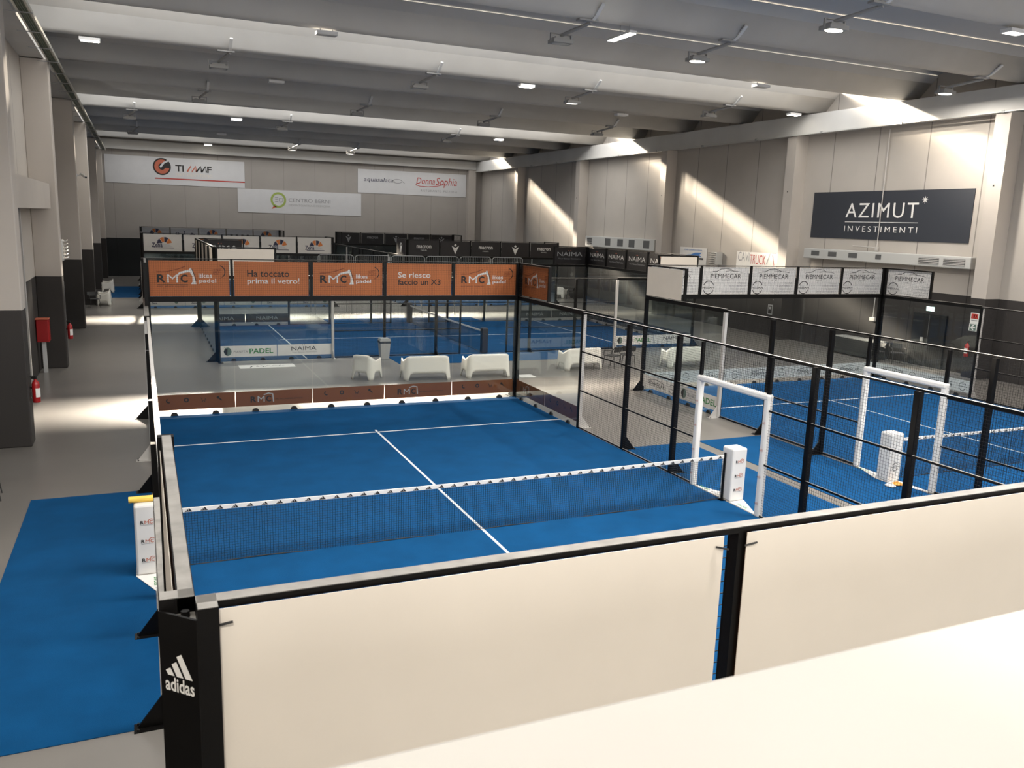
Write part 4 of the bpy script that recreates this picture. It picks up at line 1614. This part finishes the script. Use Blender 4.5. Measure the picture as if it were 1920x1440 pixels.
ME_LB = MB().box((-.30, -.16, 0), (.30, .16, .09), 'lamp_white').mesh('lamp_body')
ME_LH = MB().tube((-.18, 0, .09), (-.18, 0, .16), .012, 'lamp_body', 5).tube((.18, 0, .09), (.18, 0, .16), .012, 'lamp_body', 5).mesh('hanger')
LD = {s: MB().box((-.26, -.13, -.012), (.26, .13, 0), s).mesh('diffuser') for s in ('led_on', 'lens_off', 'led_dim')}
PANELS = [(.16, 0, 'lens_off', 'flat panel lamp on the upper edge of the broad pale stripe, left'), (16.07, 0, 'lens_off', 'flat panel lamp on the upper edge of the broad pale stripe, right'),
          (-6.27, 1, 'led_on', 'lit panel lamp at the left end of the broad stripe'), (8.91, 1, 'led_on', 'lit panel lamp on the lower edge of the broad stripe'), (22.2, 1, 'led_on', 'lit panel lamp at the right end of the broad stripe'),
          (.2, 2, 'lens_off', 'unlit panel lamp in the dark bay, left'), (16.23, 2, 'lens_off', 'unlit panel lamp in the dark bay, right'),
          (.2, 5, 'led_on', 'lit panel lamp under the second pale stripe, left'), (16.28, 5, 'led_on', 'lit panel lamp under the second pale stripe, right'),
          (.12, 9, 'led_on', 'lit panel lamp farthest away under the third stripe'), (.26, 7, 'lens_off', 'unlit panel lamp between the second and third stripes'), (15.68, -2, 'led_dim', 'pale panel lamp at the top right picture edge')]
for x, k, st, lb in PANELS:
    t = thing('panel_lamp', lb, 'ceiling lamp', (x, BEAM_Y0 + BEAM_DY * k, 10.34), 0, 'panel lamps under the roof beams')
    put(ME_LB, 'lamp_body', t)
    put(ME_LH, 'hanger', t)
    put(LD[st], 'diffuser', t)
t = thing('strip_lamp', 'long lit strip lamp hanging at the top centre', 'ceiling lamp', (7.3, 8.75, 10.26), 0)
MB().box((-.11, -.6, 0), (.11, .6, .07), 'lamp_white').build('lamp_body', t)
MB().box((-.10, -.58, -.015), (.10, .58, 0), 'led_on').build('diffuser', t)
MB().tube((0, -.4, .07), (0, -.4, .27), .01, 'lamp_body', 5).tube((0, .1, .07), (0, .1, .32), .01, 'lamp_body', 5).build('hanger', t)

# ------------------------------------------------------------------ cable trays
t = thing('cable_tray', 'long green-grey cable tray under the left edge beam', 'cable tray', (-7.30, 20, 9.52), 0)
MB().box((-.15, -28, 0), (-.10, 40, .10), 'tray_steel').box((.10, -28, 0), (.15, 40, .10), 'tray_steel').build('tray', t)
m = MB()
for i in range(4):
    m.tube((-.075 + .05 * i, -28, .05), (-.075 + .05 * i, 40, .05), .026, 'tray_green', 6)
m.build('cables', t)
for i in range(28):
    MB().box((-.42, -.012, -.02), (.17, .012, 0), 'lamp_body').build('bracket', t, (0, -26 + i * 2.4, 0))
t = thing('cable_tray', 'thin pipe run under the right edge beam', 'cable tray', (23.05, 20, 9.55), 0)
MB().box((-.06, -20, 0), (.04, 40.9, .05), 'duct_paint').build('tray', t)
m = MB()
for i in range(14):
    m.box((-.08, -20 + i * 4.4, -.02), (.05, -19.9 + i * 4.4, .07), 'lamp_body')
m.build('bracket', t)

# ------------------------------------------------------------------ right wall fittings
def duct(label, y0, y1, z0, z1, vents, grilles):
    t = thing('air_duct', label, 'air duct', (23.55, (y0 + y1) / 2, z0), 0, 'air ducts on the right wall')
    L = (y1 - y0) / 2
    MB().box((-.28, -L, 0), (.25, L, z1 - z0), 'duct_paint').build('duct_body', t, bevel=.03)
    for a, w in vents:
        MB().box((-.285, a - w / 2 - (y0 + y1) / 2, .14), (-.275, a + w / 2 - (y0 + y1) / 2, z1 - z0 - .1), 'vent_dark').build('vent', t)
    for a, w in grilles:
        m = MB().box((-.285, a - w / 2 - (y0 + y1) / 2, .10), (-.275, a + w / 2 - (y0 + y1) / 2, z1 - z0 - .1), 'vent_dark')
        for k in range(4):
            z = .12 + (z1 - z0 - .26) * k / 3
            m.box((-.31, a - w / 2 - (y0 + y1) / 2, z), (-.285, a + w / 2 - (y0 + y1) / 2, z + .025), 'steel_white')
        m.build('grille', t)


duct('long grey air duct under the dark blue banner', 9.55, 18.3, 4.0, 4.45, ((17.55, .5), (16.5, .5), (15.3, .5), (13.9, .3)), ((11.4, .95), (10.25, .95)))
duct('grey air duct farther along above the black cosmetics banners', 30.9, 39.6, 3.75, 4.45, ((36.5, .7), (34.9, .7), (33.5, .7), (31.8, .7)), ((39.0, .7),))


def heater(label, loc, rz):
    t = thing('fan_heater', label, 'heater', loc, rz, 'fan heaters with curved slats')
    MB().box((-.30, -.05, -.34), (.30, .38, .34), 'duct_paint').build('heater_body', t, bevel=.03)
    for k in range(6):
        z = -.28 + .11 * k
        MB().extrude([(-.05, z), (-.13, z + .01), (-.17, z + .05), (-.15, z + .06), (-.10, z + .035), (-.05, z + .03)], 0, -.27, .27, 'steel_white').build('slat', t)


heater('white slatted fan heater on the second left column', (-7.45, 18.75, 3.78), math.radians(90))
heater('white slatted fan heater high on the right wall beside the truck banner', (23.38, 25.2, 3.62), math.radians(-90))

t = thing('wall_pipe', 'thin white pipe and bracket running down over the dark banner', 'pipe', (23.72, 14.45, 0), 0)
MB().tube((0, 0, 4.6), (0, 0, 9.5), .022, 'steel_white', 6).build('pipe', t)
MB().tube((0, .1, 4.62), (0, 1.35, 4.66), .018, 'steel_white', 6).build('side_arm', t)
MB().box((-.05, -.06, 4.5), (.05, .06, 4.66), 'steel_white').build('pipe_box', t)
t = thing('wall_pipe', 'white pipe ending in a junction box on the dark wall band', 'pipe', (23.74, 14.25, 0), 0)
MB().tube((0, 0, 1.65), (0, 0, 2.96), .02, 'steel_white', 6).build('pipe', t)
MB().box((-.06, -.14, 1.5), (.05, .14, 1.66), 'steel_white').build('junction_box', t, bevel=.015)

# door and signs on the right wall
o = struct(MB().box((23.70, 10.6, 0), (23.82, 12.15, 2.12), 'door_dark').build('door_1'), 'black double door in the dark band of the right wall', 'door')
MB().box((23.69, 11.36, .02), (23.70, 11.38, 2.1), 'vent_dark').build('leaf_gap', o)
MB().box((23.64, 11.55, 1.0), (23.70, 11.65, 1.16), 'steel_white').build('door_handle', o)


def rwall_sign(name, label, cat, y, z, w, h, base, deco, group=None, x=23.78):
    t = thing(name, label, cat, (x, y, z), -PI / 2, group)
    MB().box((-w / 2, -.012, -h / 2), (w / 2, .01, h / 2), base).build('sign_plate', t)
    q = MB()
    q.Y = -.016
    deco(q)
    q.build('printed_symbol', t)
    return t


def s_exit(q):
    q.rect(-.14, .02, -.05, .05, 'exit_lit')
    q.stroke([(.06, -.05), (.12, .0), (.08, .06)], .02, 'ink_darkgreen')


rwall_sign('exit_sign', 'small lit green-white exit sign above the black door', 'exit sign', 11.45, 2.32, .36, .17, 'exit_lit', s_exit)


def s_ext(q):
    q.rect(-.14, .14, -.02, .17, 'ink_red')
    q.rect(-.04, .0, .0, .13, 'ink_white')
    q.stroke([(.04, .0), (.08, .10), (.0, .14)], .03, 'ink_white')
    q.rect(-.12, .12, -.10, -.06, 'ink_grey')


def s_arrow(q):
    q.rect(-.13, .13, -.12, .12, 'ink_teal')
    q.stroke([(.10, .0), (-.06, .0)], .045, 'ink_white', -.018)
    q.stroke([(.03, .09), (-.08, .0), (.03, -.09)], .045, 'ink_white', -.018)


def s_arrow2(q):
    q.stroke([(-.16, -.12), (.10, .10)], .07, 'ink_white')
    q.stroke([(-.10, .12), (.14, .12), (.14, -.10)], .07, 'ink_white')


def s_frame(q):
    q.rect(-.13, .13, -.20, .20, 'ink_black')
    q.rect(-.07, .07, .02, .14, 'ink_grey', -.018)


rwall_sign('safety_sign', 'red and white fire extinguisher sign on the dark right column', 'sign', 8.92, 2.24, .34, .40, 'ink_white', s_ext, 'safety signs on the right wall', x=23.085)
rwall_sign('safety_sign', 'dark sign with white left arrow under the red sign', 'sign', 8.94, 1.90, .32, .27, 'ink_white', s_arrow, 'safety signs on the right wall', x=23.085)
rwall_sign('safety_sign', 'white slanting arrow sign seen below the car banners', 'sign', 20.45, 1.90, .34, .30, 'ink_grey', s_arrow2, 'safety signs on the right wall')
rwall_sign('notice_frame', 'dark framed notice left of the slanting arrow sign', 'notice', 20.8, 1.30, .34, .50, 'ink_grey', s_frame)


# ------------------------------------------------------------------ extinguishers, hose cabinet
def extinguisher(label, loc, rz):
    t = thing('fire_extinguisher', label, 'fire extinguisher', loc, rz, 'red fire extinguishers')
    MB().lathe([(.075, 0), (.08, .02), (.08, .40), (.06, .46), (.03, .49), (.025, .52)], 'red_paint', 16).build('cylinder', t, smooth=True)
    MB().box((-.02, -.03, .52), (.02, .09, .56), 'rubber_black').box((-.015, -.02, .57), (.015, .11, .59), 'rubber_black').build('valve', t)
    MB().path([(0, .03, .53), (.07, .05, .50), (.10, .05, .35), (.095, .03, .18)], .012, 'rubber_black', 6).build('hose', t)
    m = MB()
    for i in range(6):
        a0, a1 = math.radians(-150 + 20 * i), math.radians(-130 + 20 * i)
        m.add([(.082 * math.cos(a0), .082 * math.sin(a0), .12), (.082 * math.cos(a1), .082 * math.sin(a1), .12), (.082 * math.cos(a1), .082 * math.sin(a1), .32), (.082 * math.cos(a0), .082 * math.sin(a0), .32)], [(0, 1, 2, 3)], 'ink_white')
    m.build('sticker', t)
    MB().box((-.03, .075, .30), (.03, .13, .34), 'rubber_black').build('bracket', t)


extinguisher('red fire extinguisher on the nearest left column', (-7.34, 8.12, .92), math.radians(90 - 30))
extinguisher('red fire extinguisher on the second left column', (-7.34, 18.3, .92), math.radians(90 - 30))
extinguisher('red fire extinguisher under the signs on the right column', (22.98, 9.0, .80), math.radians(-90))

t = thing('hose_cabinet', 'red fire hose cabinet between the two nearest left columns', 'hose cabinet', (-8.08, 17.2, 1.0), 0)
MB().box((-.10, -.18, 0), (.24, .18, .70), 'red_paint').build('cabinet_body', t, bevel=.02)
MB().box((.24, -.16, .03), (.255, .16, .67), 'red_paint').build('cabinet_door', t)
MB().box((-.13, -.20, .70), (.26, .20, .73), 'ink_brick').build('cabinet_top', t, bevel=.01)
t = tag(MB().box((-.09, -.05, 0), (.02, .05, .98), 'lamp_white').build('cabinet_stand', None, (-7.98, 17.3, 0)), 'pale square upright under the red hose cabinet', 'upright')

# ------------------------------------------------------------------ left wall: big dark door with box header, cabinet, camera
struct(MB().box((XL - .01, 8.6, 0), (-8.08, 13.6, 5.1), 'door_dark').box((-8.1, 8.4, 0), (-8.04, 8.6, 5.1), 'steel_dusty').box((-8.1, 13.6, 0), (-8.0, 13.75, 5.1), 'steel_white').build('door_2'), 'tall dark sliding door in the left wall', 'door')
tag(MB().box((-8.2, 8.42, 5.1), (-7.62, 17.9, 5.86), 'column_paint').build('shutter_box'), 'long pale box header over the dark door in the left wall', 'box header')
t = thing('tall_cabinet', 'tall grey cabinet behind the second left column', 'cabinet', (-7.80, 19.7, 0), 0)
MB().box((-.35, -.5, 0), (.22, .5, 2.72), 'plastic_grey').build('cabinet_body', t, bevel=.02)
MB().box((.22, -.47, .05), (.235, -.01, 2.66), 'lamp_body').build('cabinet_door', t)
MB().box((.22, .01, .05), (.235, .47, 2.66), 'lamp_body').build('cabinet_door', t)
t = thing('security_camera', 'white security camera on an arm of the third left column', 'security camera', (-7.45, 28.6, 6.52), 0)
MB().box((0, -.05, -.05), (.06, .05, .05), 'lamp_white').tube((.06, 0, 0), (.2, 0, .02), .02, 'lamp_white', 8).build('mount', t)
MB().tube((.16, .10, .06), (.36, -.25, -.08), .055, 'lamp_white', 10).build('camera_body', t)
MB().tube((.36, -.25, -.08), (.365, -.258, -.083), .04, 'rubber_black', 10).build('camera_lens', t)
for y, z, lb in ((33.5, 1.55, 'left of two small pale switch boxes beyond the second left column'), (32.6, 1.55, 'right of two small pale switch boxes beyond the second left column')):
    t = thing('switch_box', lb, 'switch box', (-8.14, y, z), 0, 'switch boxes on the left wall')
    MB().box((-.05, -.22, -.18), (.08, .22, .18), 'lamp_white').build('box_body', t, bevel=.01)
    MB().box((.08, -.18, -.14), (.09, .18, .14), 'plastic_grey').build('box_cover', t)
